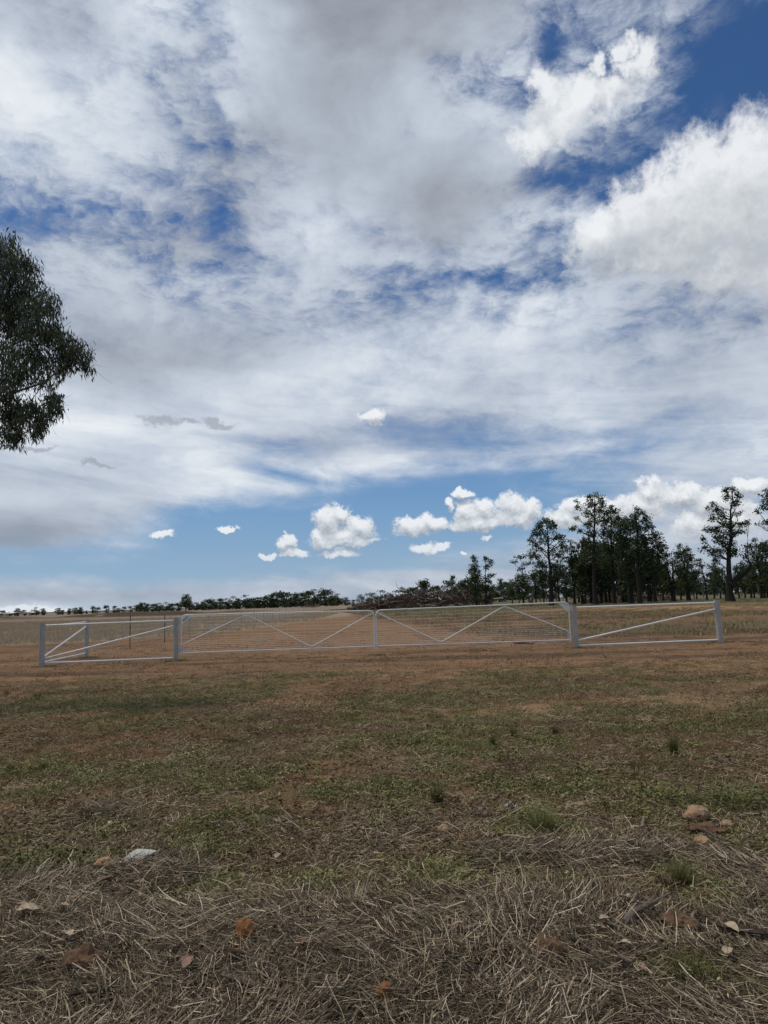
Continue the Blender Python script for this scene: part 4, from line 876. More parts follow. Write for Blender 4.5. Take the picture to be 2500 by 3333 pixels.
SHORT = ['the leftmost slim pine', 'the thin crooked pine', 'the pale forked gum', 'the short bushy pine', 'the large round topped pine', 'the tall bare-legged pine', 'the tallest grove pine', 'the broad leaning pine', 'the pine on the red trunk', 'the pyramid shaped pine', 'the lean straight pine', 'the broken topped pine', 'the rounded dense pine', 'the small thin pine', 'the lone tall pine', 'the slim grey green pine', 'the wide right edge pine', 'the gum at the right edge']
ORD = ['first', 'second', 'third', 'fourth', 'fifth', 'sixth', 'seventh', 'eighth', 'ninth', 'tenth', 'eleventh', 'twelfth', 'thirteenth']
def ordinals(xs, marks, text):
    """a label for each thing of a row: counted from the nearest landmark"""
    out = {}; side = {}
    for i in sorted(range(len(xs)), key=lambda i_: xs[i_]):
        j = min(range(len(marks)), key=lambda q: abs(marks[q][0]-xs[i])); side.setdefault((j, xs[i] >= marks[j][0]), []).append(i)
    for (j, right), ids in side.items():
        if not right: ids = ids[::-1]
        for n_, i in enumerate(ids): out[i] = '%s, %s to the %s of %s' % (text, ORD[n_], 'right' if right else 'left', marks[j][1])
    return [out[i] for i in range(len(xs))]
PINES = [(front[i][2], SHORT[i]) for i in range(len(front))]
mid_marks = PINES
def nearest_front(bx):
    j = min(range(len(front)), key=lambda i_: abs(front[i_][2]-bx)); return j
mid_lab = ordinals([q[0] for q in mid], PINES, 'dark second row tree')
for i, (bx, by, dist, hpx, kd) in enumerate(mid):
    x, y, z = place(bx, by, dist); H_ = hpx*y/FPX
    s_ = H_/12; plant_tree('woodland_tree', mid_lab[i], (x, y, z), kinds_mid[kd], 'dark trees in the second row of the wood', rz=rk.uniform(0, 6.28), scale=(s_*1.25, s_*1.25, s_))
# gum saplings behind, thin and pale
gum_x = [1480+i*31+rk.uniform(-12, 12) for i in range(34)]
gum_lab = ordinals(gum_x, PINES, 'pale back row gum')
for i in range(34):
    bx = gum_x[i]; dist = rk.uniform(215, 330); x, y, z = place(bx, 1950, dist)
    hpx = rk.uniform(60, 95) if bx < 2150 else rk.uniform(45, 75); s_ = hpx*dist/FPX/9
    plant_tree('gum_tree', gum_lab[i], (x, y, z), kinds_gum[rk.integers(0, 4)], 'pale stemmed gums in the back row of the wood', rz=rk.uniform(0, 6.28), scale=(s_*.8, s_*.8, s_))
# far line of trees along the left and centre horizon; each read off: x, top height in points, distance
far = []
for xx, hh in ((8, 22), (30, 17), (58, 28), (80, 22), (102, 17), (118, 27), (140, 25), (190, 22), (205, 18), (226, 19), (245, 22), (262, 24), (282, 14), (302, 25), (318, 20), (345, 26), (372, 24), (386, 18), (405, 20), (425, 22), (447, 24), (462, 34), (480, 26), (500, 30), (520, 30), (540, 30), (560, 27), (578, 25), (640, 26), (660, 30), (680, 36), (700, 34), (718, 38), (740, 36), (758, 44), (776, 40), (800, 46), (815, 38), (838, 42), (860, 44), (880, 50), (905, 48), (925, 54), (945, 46), (962, 52), (985, 48), (1005, 54), (1022, 58), (1040, 48), (1060, 56), (1082, 52), (1100, 40), (1125, 26)): far.append((xx, hh, 1))
for xx, hh in ((1150, 24), (1172, 38), (1195, 44), (1218, 42), (1240, 52), (1265, 48), (1290, 56), (1312, 52), (1335, 64), (1355, 58), (1380, 74), (1400, 66), (1425, 60), (1450, 78), (1470, 72), (1492, 60), (1515, 76), (1535, 70), (1625, 52), (1645, 60), (1570, 66), (1602, 60)): far.append((xx, hh, 2))
for k_ in range(46): far.append((1560+k_*21+rk.uniform(-8, 8), rk.uniform(34, 62), 3))
HOR = [(145, 'the leftmost post'), (285, 'the post set back'), (430, 'the wired panel middle'), (571, 'the left gate post'), (620, 'the lone round tree'), (785, 'the left gate brace peak'), (1002, 'the left gate brace foot'), (1130, 'the gap in the horizon trees')]
HEAP = [(1212, 'the join of the two gates'), (1300, 'the log heap top'), (1427, 'the right gate brace foot'), (1549, 'the leftmost slim pine')]
far_lab = {}
for kk, marks, text in ((1, HOR, 'horizon tree'), (2, HEAP, 'gum behind the logs'), (3, PINES, 'farthest row tree')):
    ids = [i for i, q in enumerate(far) if q[2] == kk]
    for i, l_ in zip(ids, ordinals([far[i][0] for i in ids], marks, text)): far_lab[i] = l_
for i, (xx, hh, kk) in enumerate(far):
    dist = {1: np.interp(xx, [0, 600, 1130], [640, 520, 430]), 2: 300, 3: 400}[kk]+rk.uniform(-15, 15)
    x, y, z = place(xx, 1960-.028*(xx-1250)-3, dist); s_ = hh*.98*y/FPX/9
    lab = far_lab[i]
    plant_tree('distant_tree', lab, (x, y, z), (kinds_far if kk != 2 or i % 2 else kinds_gum)[rk.integers(0, 4)], {1: 'distant row of trees on the left horizon', 2: 'gums behind the log heap', 3: 'far back trees of the right wood'}[kk], rz=rk.uniform(0, 6.28), scale=(s_*rk.uniform(1.2, 1.8), s_*1.3, s_*rk.uniform(.85, 1.1)))
# a second, lower row fills the distant wood in the middle
low_x = [440+i*17+rk.uniform(-7, 7) for i in range(40)]
low_lab = ordinals(low_x, HOR, 'low back row horizon tree')
for i in range(40):
    xx = low_x[i]; dist = np.interp(xx, [0, 600, 1130], [700, 580, 480]); x, y, z = place(xx, 1960-.028*(xx-1250)-3, dist)
    s_ = rk.uniform(.65, .9)*np.interp(xx, [440, 1120], [26, 40])*dist/FPX/9
    plant_tree('distant_tree', low_lab[i], (x, y, z), kinds_far[rk.integers(0, 5)], 'back trees of the distant wood', rz=rk.uniform(0, 6.28), scale=(s_*1.5, s_*1.5, s_))
lone = tree_meshes(470, 9, .3, [(0, 7.6, 1.6, 1.0), (-1.2, 6.4, 1.6, 1.1), (1.2, 6.2, 1.6, 1.1), (0, 5, 2.2, 1.2), (-2.0, 4.4, 1.8, 1.0), (2.1, 4.2, 1.8, 1.0), (-1.3, 2.9, 2, 1.0), (1.4, 2.8, 2, 1.0), (0, 3.6, 2.4, 1.2)], dens=110, leaf=.3, spread=.4, twigs=1)
x, y, z = place(605, 1985, 420); plant_tree('lone_tree', 'lone round dark tree standing out in front of the distant row on the left', (x, y, z), lone, scale=57*420/FPX/9)

# ------------------------------------------------------------------ heaps of cleared logs
def log_heap(label, x0, x1, top, dist, n_logs, n_tangle, seed, base=1974):
    rg = np.random.default_rng(seed); cx = (x0+x1)/2; x, y, z = place(cx, base, dist); k = dist/FPX
    t = empty('log_heap', (x, y, z), -math.atan2(x, y)); tag(t, label, 'log heap', 'heaps of cleared logs and branches')
    W_ = (x1-x0)*k/2; prof = lambda u: np.interp(u, np.linspace(-1, 1, len(top)), np.array(top)*k)
    def one(m_, L_, r_, fl=.25):
        u = rg.uniform(-1, 1); h = prof(u)*rg.random()**.75; d = rg.uniform(-1, 1)*(2.5+1.5*(1-h/5))
        a = rg.uniform(0, 2*math.pi); el_ = rg.normal(.12, fl); dr = np.array([math.cos(a)*math.cos(el_), math.sin(a)*.6*math.cos(el_), math.sin(el_)])
        p = np.array([u*W_, d, h+.15]); q = [p-dr*L_/2, p+rg.normal(0, .06*L_, 3), p+dr*L_/2]; q = np.array([np.clip(v, [-99, -99, .05], 99) for v in q])
        tt = rg.beta(2, 2.4); m_.tube(q, np.array([r_, r_*.85, r_*.5])*rg.uniform(.8, 1.2), 6, True, t=tt)
        for _ in range(rg.integers(0, 3)):
            e = q[1]+(q[2]-q[1])*rg.random(); m_.tube([e, e+rg.normal(0, .5, 3)+dr*.4, e+rg.normal(0, .8, 3)+dr*.9], [r_*.45, r_*.3, r_*.1], 4, False, t=tt)
    for _ in range(n_logs):
        m_ = MB(); one(m_, rg.uniform(2.5, 6), rg.uniform(.09, .24)); m_.build('log', M['dead_wood'], t)
    m_ = MB()
    for _ in range(n_tangle): one(m_, rg.uniform(.8, 3.2), rg.uniform(.02, .06), .6)
    # root plates and brush: rough dark mass of twigs
    b_ = m_.build('brush_tangle', M['dead_wood'], t); b_['kind'] = 'stuff'
    C_ = []; n = n_tangle*9; u = rg.uniform(-1, 1, n); h = prof(u)*rg.random(n)**.8*.92
    C_ = np.stack([u*W_, rg.uniform(-1.8, 1.8, n), h+.1], 1); V, F = leaf_faces(rg, C_, .16, aspect=.3)
    me = mesh_np('dead_leaves', V, F, M['dead_wood'], {'tint': ('FLOAT', np.repeat(np.clip(rg.normal(.36, .18, n), 0, 1), 4))}); o = link('dead_leaves', me, t); o['kind'] = 'stuff'
    return t, k, W_
h1, k, W_ = log_heap('long brown heap of bulldozed logs, branches and roots left of the slim pines', 1150, 1590, [5, 12, 20, 32, 42, 58, 50, 34, 46, 50, 24], 155, 220, 420, 11)
m_ = MB(); m_.tube([((1385-1370)*k, 0, 20*k), ((1425-1370)*k, 0, 44*k), ((1470-1370)*k, 0, 58*k), ((1507-1370)*k, 0, 86*k)], [.16, .12, .09, .03], 6, t=.7)
m_.tube([((1470-1370)*k, 0, 58*k), ((1500-1370)*k, 0, 74*k), ((1512-1370)*k, 0, 76*k)], [.06, .04, .02], 5, t=.7); m_.build('branch', M['dead_wood'], h1)
log_heap('low heap of pale grey logs seen between the trunks of the grove', 1920, 2170, [8, 20, 26, 30, 22, 18, 6], 175, 70, 130, 12, 1957)
log_heap('low dark heap of fallen wood before the distant wood, left of the long heap', 980, 1040, [2, 6, 7, 5, 2], 330, 12, 20, 13, 1966)
# bare spiky saplings at the left end of the heap
for i in range(9):
    x, y, z = place(1165+i*9+rk.uniform(-3, 3), 1968, 190+rk.uniform(-8, 8)); m_ = MB(); Hh = rk.uniform(2.2, 4.2)
    for s in range(3): m_.tube([(0, 0, -.1), (rk.normal(0, .3), rk.normal(0, .3), Hh*.5), (rk.normal(0, .9), rk.normal(0, .6), Hh*rk.uniform(.8, 1))], [.07, .05, .015], 5, t=.6)
    o = m_.build('bare_sapling', M['dead_wood'], None, (x, y, z)); tag(o, 'leafless grey sapling, %s from the left, at the left end of the log heap' % ORD[i], 'sapling', 'bare saplings by the log heap')

# ------------------------------------------------------------------ near gum tree at the left
def near_gum():
    rg = np.random.default_rng(31); D_ = 14.0
    def W3(px, py, dd=0.0):
        d = ray(px, py); k = (D_+dd)/math.hypot(d[0], d[1]); return np.array([d[0]*k, d[1]*k, EYE+d[2]*k])
    base = np.array([-12.3, 14.0, gz(-12.3, 14.0)])
    t = empty('gum_tree', base); tag(t, 'near gum tree at the left edge with drooping narrow leaves against the sky', 'tree')
    kk = D_/FPX*1.08
    lob = [(15, 800, 45, 40), (5, 860, 60, 60), (70, 850, 40, 34), (100, 875, 34, 36), (30, 930, 60, 55), (95, 930, 44, 50), (10, 1000, 60, 60), (70, 1000, 55, 50), (110, 1000, 40, 42), (160, 975, 34, 26), (172, 1010, 22, 40), (60, 1070, 70, 50), (125, 1070, 60, 48), (165, 1090, 40, 40), (200, 1100, 34, 26), (225, 1125, 36, 34), (262, 1150, 34, 34), (288, 1185, 24, 24), (230, 1175, 44, 40), (170, 1165, 54, 44), (100, 1160, 56, 48), (35, 1170, 60, 60), (20, 1230, 50, 34), (85, 1225, 44, 30), (160, 1225, 38, 24),
           (25, 1290, 44, 26), (50, 1330, 34, 24), (90, 1320, 26, 20), (118, 1335, 24, 18), (30, 1350, 30, 26), (122, 1370, 22, 24), (70, 1360, 26, 18), (135, 1385, 14, 12), (60, 1410, 16, 26), (22, 1410, 18, 28), (115, 1410, 12, 16), (48, 1425, 12, 14), (155, 1312, 16, 12), (185, 1300, 12, 10), (188, 1330, 12, 12), (160, 1345, 12, 10), (170, 1290, 18, 9)]
    paths = []; cent = []; C_ = []; dens = .42
    lv = []
    for px, py, rx, ry in lob:
        c = W3(px, py, rg.uniform(-.5, .5)); n = max(16, int(rx*ry*math.pi*dens/42*(1.9 if py > 1265 else 1))); q = rg.normal(size=(n, 3)); q /= np.linalg.norm(q, axis=1)[:, None]; q *= rg.random((n, 1))**(1/2.3)
        cent.append(c); lv.append(c+q*[rx*kk, max(rx, ry)*kk*.9, ry*kk])
    # the rest of the crown, out of frame
    for i in range(46):
        c = base+[rg.normal(0, 2.0), rg.normal(-1.0, 1.6), rg.uniform(5.0, 10.0)]; c[0] = min(c[0], -.545*c[1]-1.6)
        n = 130; q = rg.normal(size=(n, 3))*[.6, .6, .5]; q = np.clip(q, -1.1, 1.1); lv.append(c+q)
    P = np.concatenate(lv); n0 = len(P)
    # sprays: a few hanging leaves at every point
    m_ = 7; c = np.repeat(P, m_, 0)+rg.normal(0, .045, (n0*m_, 3))*[1, 1, 1.6]; n = len(c)
    a = rg.normal(0, .42, (n, 3)); a[:, 2] = -1; a /= np.linalg.norm(a, axis=1)[:, None]
    s_ = rg.uniform(.035, .085, n)[:, None]; w = rg.normal(size=(n, 3)); w -= a*(w*a).sum(1)[:, None]; w /= np.linalg.norm(w, axis=1)[:, None]; wd = rg.uniform(.006, .011, n)[:, None]
    cur = rg.normal(0, .012, (n, 3))
    V = np.stack([c, c+a*s_*.8+w*wd+cur, c+a*s_*.8-w*wd+cur, c+a*s_*2+cur*.2], 1).reshape(-1, 3)
    F = (np.array([[0, 1, 3], [0, 3, 2]])[None]+(np.arange(n)*4)[:, None, None]).reshape(-1, 3)
    tn = np.repeat(np.clip(np.repeat(rg.normal(.45, .18, n0), m_)+rg.normal(0, .1, n), 0, 1), 4)
    link('crown', mesh_np('crown', V-base, F, M['gum_leaf'], {'tint': ('FLOAT', tn)}), t)
    b = MB(); tp = np.array([(0, 0, -.4), (.1, 0, 1.2), (.25, .1, 3), (.2, .1, 5), (.3, 0, 7), (.6, 0, 9.2)]); b.tube(tp, [.34, .26, .22, .18, .12, .03], 12, wob=.04, rng=rg); b.build('trunk', M['pale_bark'], t, smooth=True)
    for px, py, zt, r0 in ((60, 1385, 3.3, .07), (120, 1340, 3.6, .05), (185, 1310, 3.8, .035), (100, 1220, 4.4, .09), (270, 1165, 4.8, .08), (170, 1080, 5.4, .07), (80, 1010, 6.0, .07), (100, 900, 6.8, .06), (20, 800, 7.5, .05), (30, 1300, 4.0, .05), (160, 980, 5.8, .05)):
        e = W3(px-25, py)-base; s0_ = np.array([.2, .05, zt]); p = limb_path(rg, s0_, e, .05, 9); b = MB(); b.tube(p, np.linspace(r0, .006, 9), 6, False)
        for q in range(16):
            i = rg.integers(4, 9); e2 = p[i]+rg.normal(0, .2, 3)+[0, 0, -.05]; l2 = limb_path(rg, p[i], e2, .12, 5); b.tube(l2, np.linspace(.008, .002, 5), 4, False)
        b.build('limb', M['bark'], t, smooth=True); paths.append(p)
    allp = np.concatenate(paths); b = MB()
    for c in cent:
        e = c-base; q = allp[np.argmin(np.linalg.norm(allp-e, axis=1))]; b.tube(limb_path(rg, q, e, .08, 6), np.linspace(.012, .003, 6), 4, False)
        for _ in range(4): b.tube(limb_path(rg, e, e+rg.normal(0, .14, 3)+[0, 0, -.08], .1, 4), [.004, .003, .002, .001], 3, False)
    b.build('twigs', M['bark'], t)['kind'] = 'stuff'
    return t
near_gum()

# ------------------------------------------------------------------ things lying and growing in the foreground
def at(px, py):
    x, y, _ = gnd(px, py, 0.0); z = gz(x, y)
    for _ in range(3): x, y, _ = gnd(px, py, z); z = gz(x, y)
    return np.array([x, y, z])
def mpp(px, py): p = at(px, py); return np.linalg.norm(p-[0, 0, EYE])/FPX      # metres per photograph point there
def rock(name, label, cat, px, py, wpx, hpx, matn, seed, rough=.16, sub=3, group=None, sink=.25):
    import bmesh
    rg = np.random.default_rng(seed); k = mpp(px, py+hpx/2); p = at(px, py+hpx*.4); bm = bmesh.new(); bmesh.ops.create_icosphere(bm, subdivisions=sub, radius=1)
    off = rg.random(3)*50
    cuts = [(Vector(rg.normal(size=3)).normalized(), rg.uniform(.72, .9)) for _ in range(9)]
    for v in bm.verts:
        c = v.co.copy()
        for n_, d_ in cuts:
            e = c.dot(n_)-d_
            if e > 0: c -= n_*e*.85
        v.co = c*(1+rough*mnoise.fractal(Vector(c*1.6+Vector(off)), .8, 2.2, 4)+.06*mnoise.noise(c*7+Vector(off)))
        v.co.x *= wpx*k/2; v.co.y *= min(wpx, hpx*1.3)*k/2; v.co.z *= hpx*k/2
    me = bpy.data.meshes.new(name); bm.to_mesh(me); bm.free(); me.materials.append(M[matn]); o = link(name, me, None, (p[0], p[1], p[2]+hpx*k/2*(1-sink)+(.03 if py > 2740 else .005))); o.rotation_euler = (0, 0, rg.uniform(-.4, .4)); tag(o, label, cat, group); return o
rock('stone', 'largest tan stone, on the bare soil at the right', 'stone', 2268, 2660, 72, 50, 'tan_stone', 1)
rock('stone', 'small tan stone right of the largest tan stone', 'stone', 2366, 2688, 40, 26, 'tan_stone', 2)
rock('stone', 'pitted tan stone sitting in the straw below the largest tan stone', 'stone', 2288, 2758, 40, 30, 'tan_stone', 3)
rock('stone', 'flat reddish stone at the edge of the straw, below the dark green tussock', 'stone', 1446, 2702, 40, 26, 'tan_stone', 4)
rock('stone', 'pinkish pebble at the foot of the tall thin stem', 'stone', 1892, 2625, 28, 18, 'tan_stone', 5)
rock('clay_clod', 'bright orange clod of clay lying in the straw left of centre', 'clod', 798, 3062, 56, 74, 'orange_clod', 6, .25)
rock('clay_clod', 'low brown mound of crumbled soil in the straw right of centre', 'clod', 1790, 3095, 105, 110, 'red_clod', 7, .4, sink=1.0)
rock('clay_clod', 'soil lump under the pale forked branch at the right', 'clod', 2210, 3025, 100, 60, 'red_clod', 8, .4, sink=.5)
rock('clay_clod', 'dark red soil heap just below the largest tan stone', 'clod', 2305, 2705, 100, 42, 'red_clod', 9, .4, sink=.45)
rock('clay_clod', 'dark red hollow clod in the straw beside the green patch right of centre', 'clod', 1990, 2925, 60, 30, 'red_clod', 10, .35, sink=.4)
rock('clay_clod', 'small orange brown clod near the bottom middle', 'clod', 1255, 3255, 46, 56, 'orange_clod', 12, .35, sink=.5)
rock('clay_clod', 'soil mound showing through the straw near the bottom left', 'clod', 270, 3140, 100, 66, 'red_clod', 13, .4, sink=.6)
rock('clay_clod', 'brown clod left of the white fragment', 'clod', 338, 2828, 60, 34, 'tan_stone', 14, .3, sink=.4)
# cement sheet fragment, foil wrapper, white straw
def sheet(name, label, cat, px, py, outline, matn, thick, tilt, crumple, seed, group=None, lift=.02):
    """outline in photograph points about the centre, laid on the ground, with real thickness"""
    rg = np.random.default_rng(seed); p = at(px, py); k = mpp(px, py); n = len(outline)
    P2 = np.array(outline, float)*k; V = [(0, 0, crumple)]+[(x, y*1.6, rg.normal(0, crumple)) for x, y in P2]+[(x*.5, y*.8, rg.normal(0, crumple)) for x, y in P2]
    V = np.array(V); F = []
    for i in range(n): j = (i+1) % n; F += [(0, 1+n+i, 1+n+j), (1+n+i, 1+i, 1+j), (1+n+i, 1+j, 1+n+j)]
    m0 = len(V); V2 = V-[0, 0, thick]; F2 = [tuple(a+m0 for a in f)[::-1] for f in F]; F3 = [(1+i, m0+1+i, m0+1+(i+1) % n, 1+(i+1) % n) for i in range(n)]
    b = MB(); b.add(np.concatenate([V, V2]), F+F2+F3, t=rg.random()); o = b.build(name, M[matn], None, (p[0], p[1], p[2]+lift)); o.rotation_euler = tilt; tag(o, label, cat, group); return o
sheet('sheet_fragment', 'broken off white cement sheet piece half under straw at the left', 'fragment', 440, 2818, [(-38, -20), (-20, 8), (-8, 24), (30, 26), (52, 18), (30, 4), (8, -22)], 'pale_sheet', .012, (.25, .05, 0), .004, 1, lift=.05)
sheet('foil_wrapper', 'crumpled silver and blue wrapper lying on the grass right of centre', 'wrapper', 1665, 2645, [(-24, -14), (-20, 6), (-4, 16), (8, 10), (24, 16), (20, 2), (26, -8), (4, -6), (-8, -16)], 'foil', .003, (.5, .2, .2), .012, 2, lift=.035)
b = MB(); k = mpp(578, 3075); p = at(578, 3075); b.tube([(-24*k, 0, 0), (0, .004, 0), (24*k, .0, .006)], .0035, 8); o = b.build('plastic_stick', M['white_plastic'], None, (p[0], p[1], p[2]+.03)); tag(o, 'short white plastic stick lying in the straw at the left', 'stick')
sheet('bark_piece', 'pale slab of bark on the grass near the right edge', 'bark', 2345, 2480, [(-32, -6), (-20, 8), (10, 10), (34, 0), (20, -8), (-8, -10)], 'dead_wood', .008, (.15, .1, .2), .006, 3, lift=.03)
def bark_strip(label, px, py, L, W_, ang, tint, seed, name='bark_piece', cat='bark', curl=.5):
    rg = np.random.default_rng(seed); k = mpp(px, py); p = at(px, py); L *= k; W_ *= k; V = []; n = 7
    for i in range(n):
        s = i/(n-1)-.5; w = W_*(1-1.4*abs(s)**2)*(1+.15*rg.normal())/2
        for j in range(5): a = (j/4-.5)*2; V.append((s*L, a*w+.05*L*math.sin(s*4+seed), curl*w*a*a+.01*L*rg.normal()*.3+.0))
    V = np.array(V); F = [(i*5+j, i*5+j+1, (i+1)*5+j+1, (i+1)*5+j) for i in range(n-1) for j in range(4)]
    N_ = len(V); b = MB(); b.add(np.concatenate([V, V-[0, 0, .004]]), F+[tuple(a+N_ for a in f)[::-1] for f in F]+[(j*5, (j+1)*5, (j+1)*5+N_, j*5+N_) for j in range(n-1)]+[(j*5+4, j*5+4+N_, (j+1)*5+4+N_, (j+1)*5+4) for j in range(n-1)], t=tint)
    o = b.build(name, M['dead_wood'], None, (p[0], p[1], p[2]+.065)); o.rotation_euler = (rg.normal(0, .12), rg.normal(0, .12), math.radians(ang)); tag(o, label, cat); return o
bark_strip('brown strip of bark beside the clod, bottom left of centre', 775, 3250, 110, 34, -22, .55, 21)
bark_strip('dark narrow strip of bark at the bottom left', 285, 3290, 90, 20, 38, .2, 22)
bark_strip('long dark curl of bark near the right edge', 2420, 3080, 120, 40, -25, .15, 23)
bark_strip('thick piece of grey brown bark at the lower right of centre', 1535, 3020, 30, 14, 70, .3, 24)
tinted('dead_leaf', [(0, (.16, .08, .05)), (.4, (.30, .19, .13)), (.7, (.42, .33, .22)), (1, (.55, .48, .36))], .6, .35, obj=False)
def leaf(label, px, py, L, W_, ang, tint, seed):
    rg = np.random.default_rng(seed); k = mpp(px, py); p = at(px, py); L *= k*1.1; W_ *= k*1.3; V = []; n = 9; b = MB()
    for i in range(n):
        s = i/(n-1); w = W_/2*math.sin(math.pi*min(1, s**.8))**.8+.0006; c = .10*L*math.sin(s*math.pi)
        for j in (-1, -.5, 0, .5, 1): V.append(((s-.5)*L, j*w+.06*L*math.sin(s*3.1), c*.6+.35*w*j*j+.002*rg.normal()))
    V = np.array(V); F = [(i*5+j, i*5+j+1, (i+1)*5+j+1, (i+1)*5+j) for i in range(n-1) for j in range(4)]
    N_ = len(V); b.add(np.concatenate([V, V-[0, 0, .0008]]), F+[tuple(a+N_ for a in f)[::-1] for f in F], t=tint*.78); b.tube([V[2], V[2]+[-.12*L, 0, .004]], .0012, 4, t=tint)
    o = b.build('fallen_leaf', M['dead_leaf'], None, (p[0], p[1], p[2]+.075)); o.rotation_euler = (rg.normal(0, .25), rg.normal(0, .2), math.radians(ang)); tag(o, label, 'leaf', 'fallen gum leaves on the straw'); return o
for i, (lab, px, py, L, W_, a, tn) in enumerate([
 ('pinkish brown gum leaf standing on edge, bottom left of centre', 612, 3195, 58, 24, 82, .35), ('broad tan curled leaf below the orange clod', 765, 3165, 64, 26, -12, .6), ('pale yellow curled leaf at the far left', 88, 3015, 54, 24, 12, .85), ('cream twisted leaf right of the far left curled leaf', 220, 3100, 40, 20, -50, .95),
 ('brown leaf below the white fragment', 340, 2915, 46, 26, 60, .3), ('reddish brown leaf near the bottom middle of the straw', 990, 3135, 30, 18, 10, .15), ('tan leaf standing in straw under the reddish brown one', 962, 3170, 24, 26, 75, .5), ('rust leaf at the bottom edge left of centre', 885, 3326, 30, 16, -15, .1), ('dark red leaf on the green strip in the middle', 1357, 2828, 30, 12, -15, .05),
 ('buff broad leaf at right among the straw', 1978, 3052, 38, 26, 10, .7), ('cream leaf below the forked branch', 2040, 3135, 34, 18, -30, .95), ('large cream leaf near the right edge', 2385, 3080, 38, 24, -55, .95), ('pale rounded leaf lower right', 2378, 3160, 30, 20, 40, .9), ('orange leaf above the bottom right green patch', 2092, 3216, 28, 16, -50, .5),
 ('tan leaf right of the red hollow clod', 2043, 2975, 26, 20, -60, .7), ('grey leaf in straw right of centre', 1492, 3068, 36, 14, -20, .6), ('small tan leaf at left in the straw', 205, 3002, 30, 16, 0, .7), ('brown folded leaf at the left', 66, 2998, 40, 14, -40, .4), ('light leaf near the left green weeds', 362, 2715, 18, 14, 60, .9), ('tan leaf on the green centre strip', 905, 2830, 20, 16, 50, .8), ('whitish leaf right in the thatch', 2010, 2868, 36, 10, 25, .9)]): leaf(lab, px, py, L, W_, a, tn, 60+i)
def stick(label, pts, r, tint, seed, matn='dead_wood', lift=.07, forks=0):
    tint = tint*.72; rg = np.random.default_rng(seed); k = mpp(*pts[0]); P = [at(*q)+[0, 0, lift+.01*rg.random()] for q in pts]; O = P[0].copy(); r *= k
    b = MB(); b.tube([q-O for q in P], np.linspace(r, r*.55, len(P)), 7, t=tint, wob=.08, rng=rg)
    for f in range(forks):
        i = rg.integers(1, len(P)); e = P[i]-O; b.tube([e, e+rg.normal(0, 1, 3)*[.06, .04, .015]+[0, 0, .03]], [r*.5, r*.25], 5, t=tint)
    o = b.build('stick', M[matn], None, O, smooth=True); tag(o, label, 'stick'); return o
stick('thick pale broken branch lying forked in the straw at the right', [(2035, 3060), (2070, 3025), (2110, 2998), (2145, 2965)], 9, .8, 1, forks=3)
stick('curled pale twig right of the broken branch', [(2258, 3060), (2258, 3035), (2272, 3026)], 7, .95, 2)
stick('stout pale stub of branch at lower right', [(2020, 3175), (2045, 3190), (2065, 3200)], 8, .8, 3)
stick('long thin twig rising over the straw at the right', [(2290, 2742), (2330, 2765), (2370, 2782), (2400, 2790)], 4, .8, 4)
stick('twisted pale twig at the right edge of the thatch', [(2430, 2778), (2440, 2765), (2470, 2766), (2485, 2748)], 4, .95, 5)
stick('upright pale stub standing in front of the red soil', [(2093, 2735), (2096, 2712), (2098, 2696)], 5, .9, 6)
stick('dark twig standing up left of the foil wrapper', [(1610, 2640), (1625, 2625), (1632, 2605)], 4, .05, 7, forks=2)
stick('grey forked twig left of the foil wrapper', [(1560, 2690), (1580, 2665), (1590, 2630)], 4, .75, 8, forks=2)
stick('long bent straw coloured twig near the centre of the straw', [(1245, 3290), (1320, 3290), (1345, 3260), (1350, 3240)], 4, .85, 9)
stick('curved pale twig standing at the left of centre', [(842, 3000), (848, 2960), (842, 2925)], 3, .9, 10)
stick('reddish fallen branch on the bare ground under the right gate', [(1674, 2094), (1690, 2097), (1712, 2096), (1735, 2099)], 3.5, .25, 11, lift=.03, forks=3)
stick('short dark stick lying on bare ground right of the right post', [(1966, 2136), (1970, 2142), (1974, 2147)], 2, .05, 12, lift=.03)
# grass tussocks and taller weeds, each one a plant
def tussock(label, px, py, wpx, hpx, n, tint, seed, matn='blade', lean=.22, wide=(.002, .0042), group='grass tussocks on the verge'):
    rg = np.random.default_rng(seed); k = mpp(px, py); p = at(px, py); 
    V, F, t_ = ribbons(rg, n, wpx*k*.16, (hpx*k*.5, hpx*k*1.15), wide, lean, .35, tint, 4)
    o = link('grass_tussock', mesh_np('grass_tussock', V, F, M[matn], {'tint': ('FLOAT', t_)}), None, p); tag(o, label, 'grass tussock', group); return o
tussock('biggest pale green tussock at the edge of the straw, right of the foil wrapper', 1775, 2715, 170, 125, 420, (.66, .15), 1, lean=.34)
tussock('dark green upright tussock left of the foil wrapper', 1425, 2620, 100, 82, 330, (.22, .12), 2)
tussock('grey green brushy tussock on the right side of the grass', 2195, 2460, 60, 80, 260, (.35, .12), 3, lean=.15)
tussock('small dark tuft in the middle distance, right one of the three in a row', 1808, 2392, 50, 42, 160, (.25, .1), 4)
tussock('small tuft in the middle distance, middle one of the three in a row', 1672, 2398, 60, 44, 160, (.3, .1), 5)
tussock('tuft of thin stems in the middle distance, left one of the three in a row', 1604, 2428, 46, 50, 150, (.3, .1), 6)
tussock('soft feathery green tuft at the left edge of the grass', 140, 2508, 60, 40, 200, (.45, .15), 7)
tussock('second soft green tuft beside the left edge', 35, 2510, 60, 36, 180, (.45, .15), 8)
tussock('low bright green tuft on the bare ground, far left', 20, 2262, 50, 24, 120, (.55, .1), 9)
tussock('low green tuft on the bare ground right of the far left one', 122, 2268, 56, 20, 120, (.35, .1), 10)
tussock('low dark green tuft at the left of the middle ground', 1360, 2425, 60, 34, 150, (.25, .1), 11)
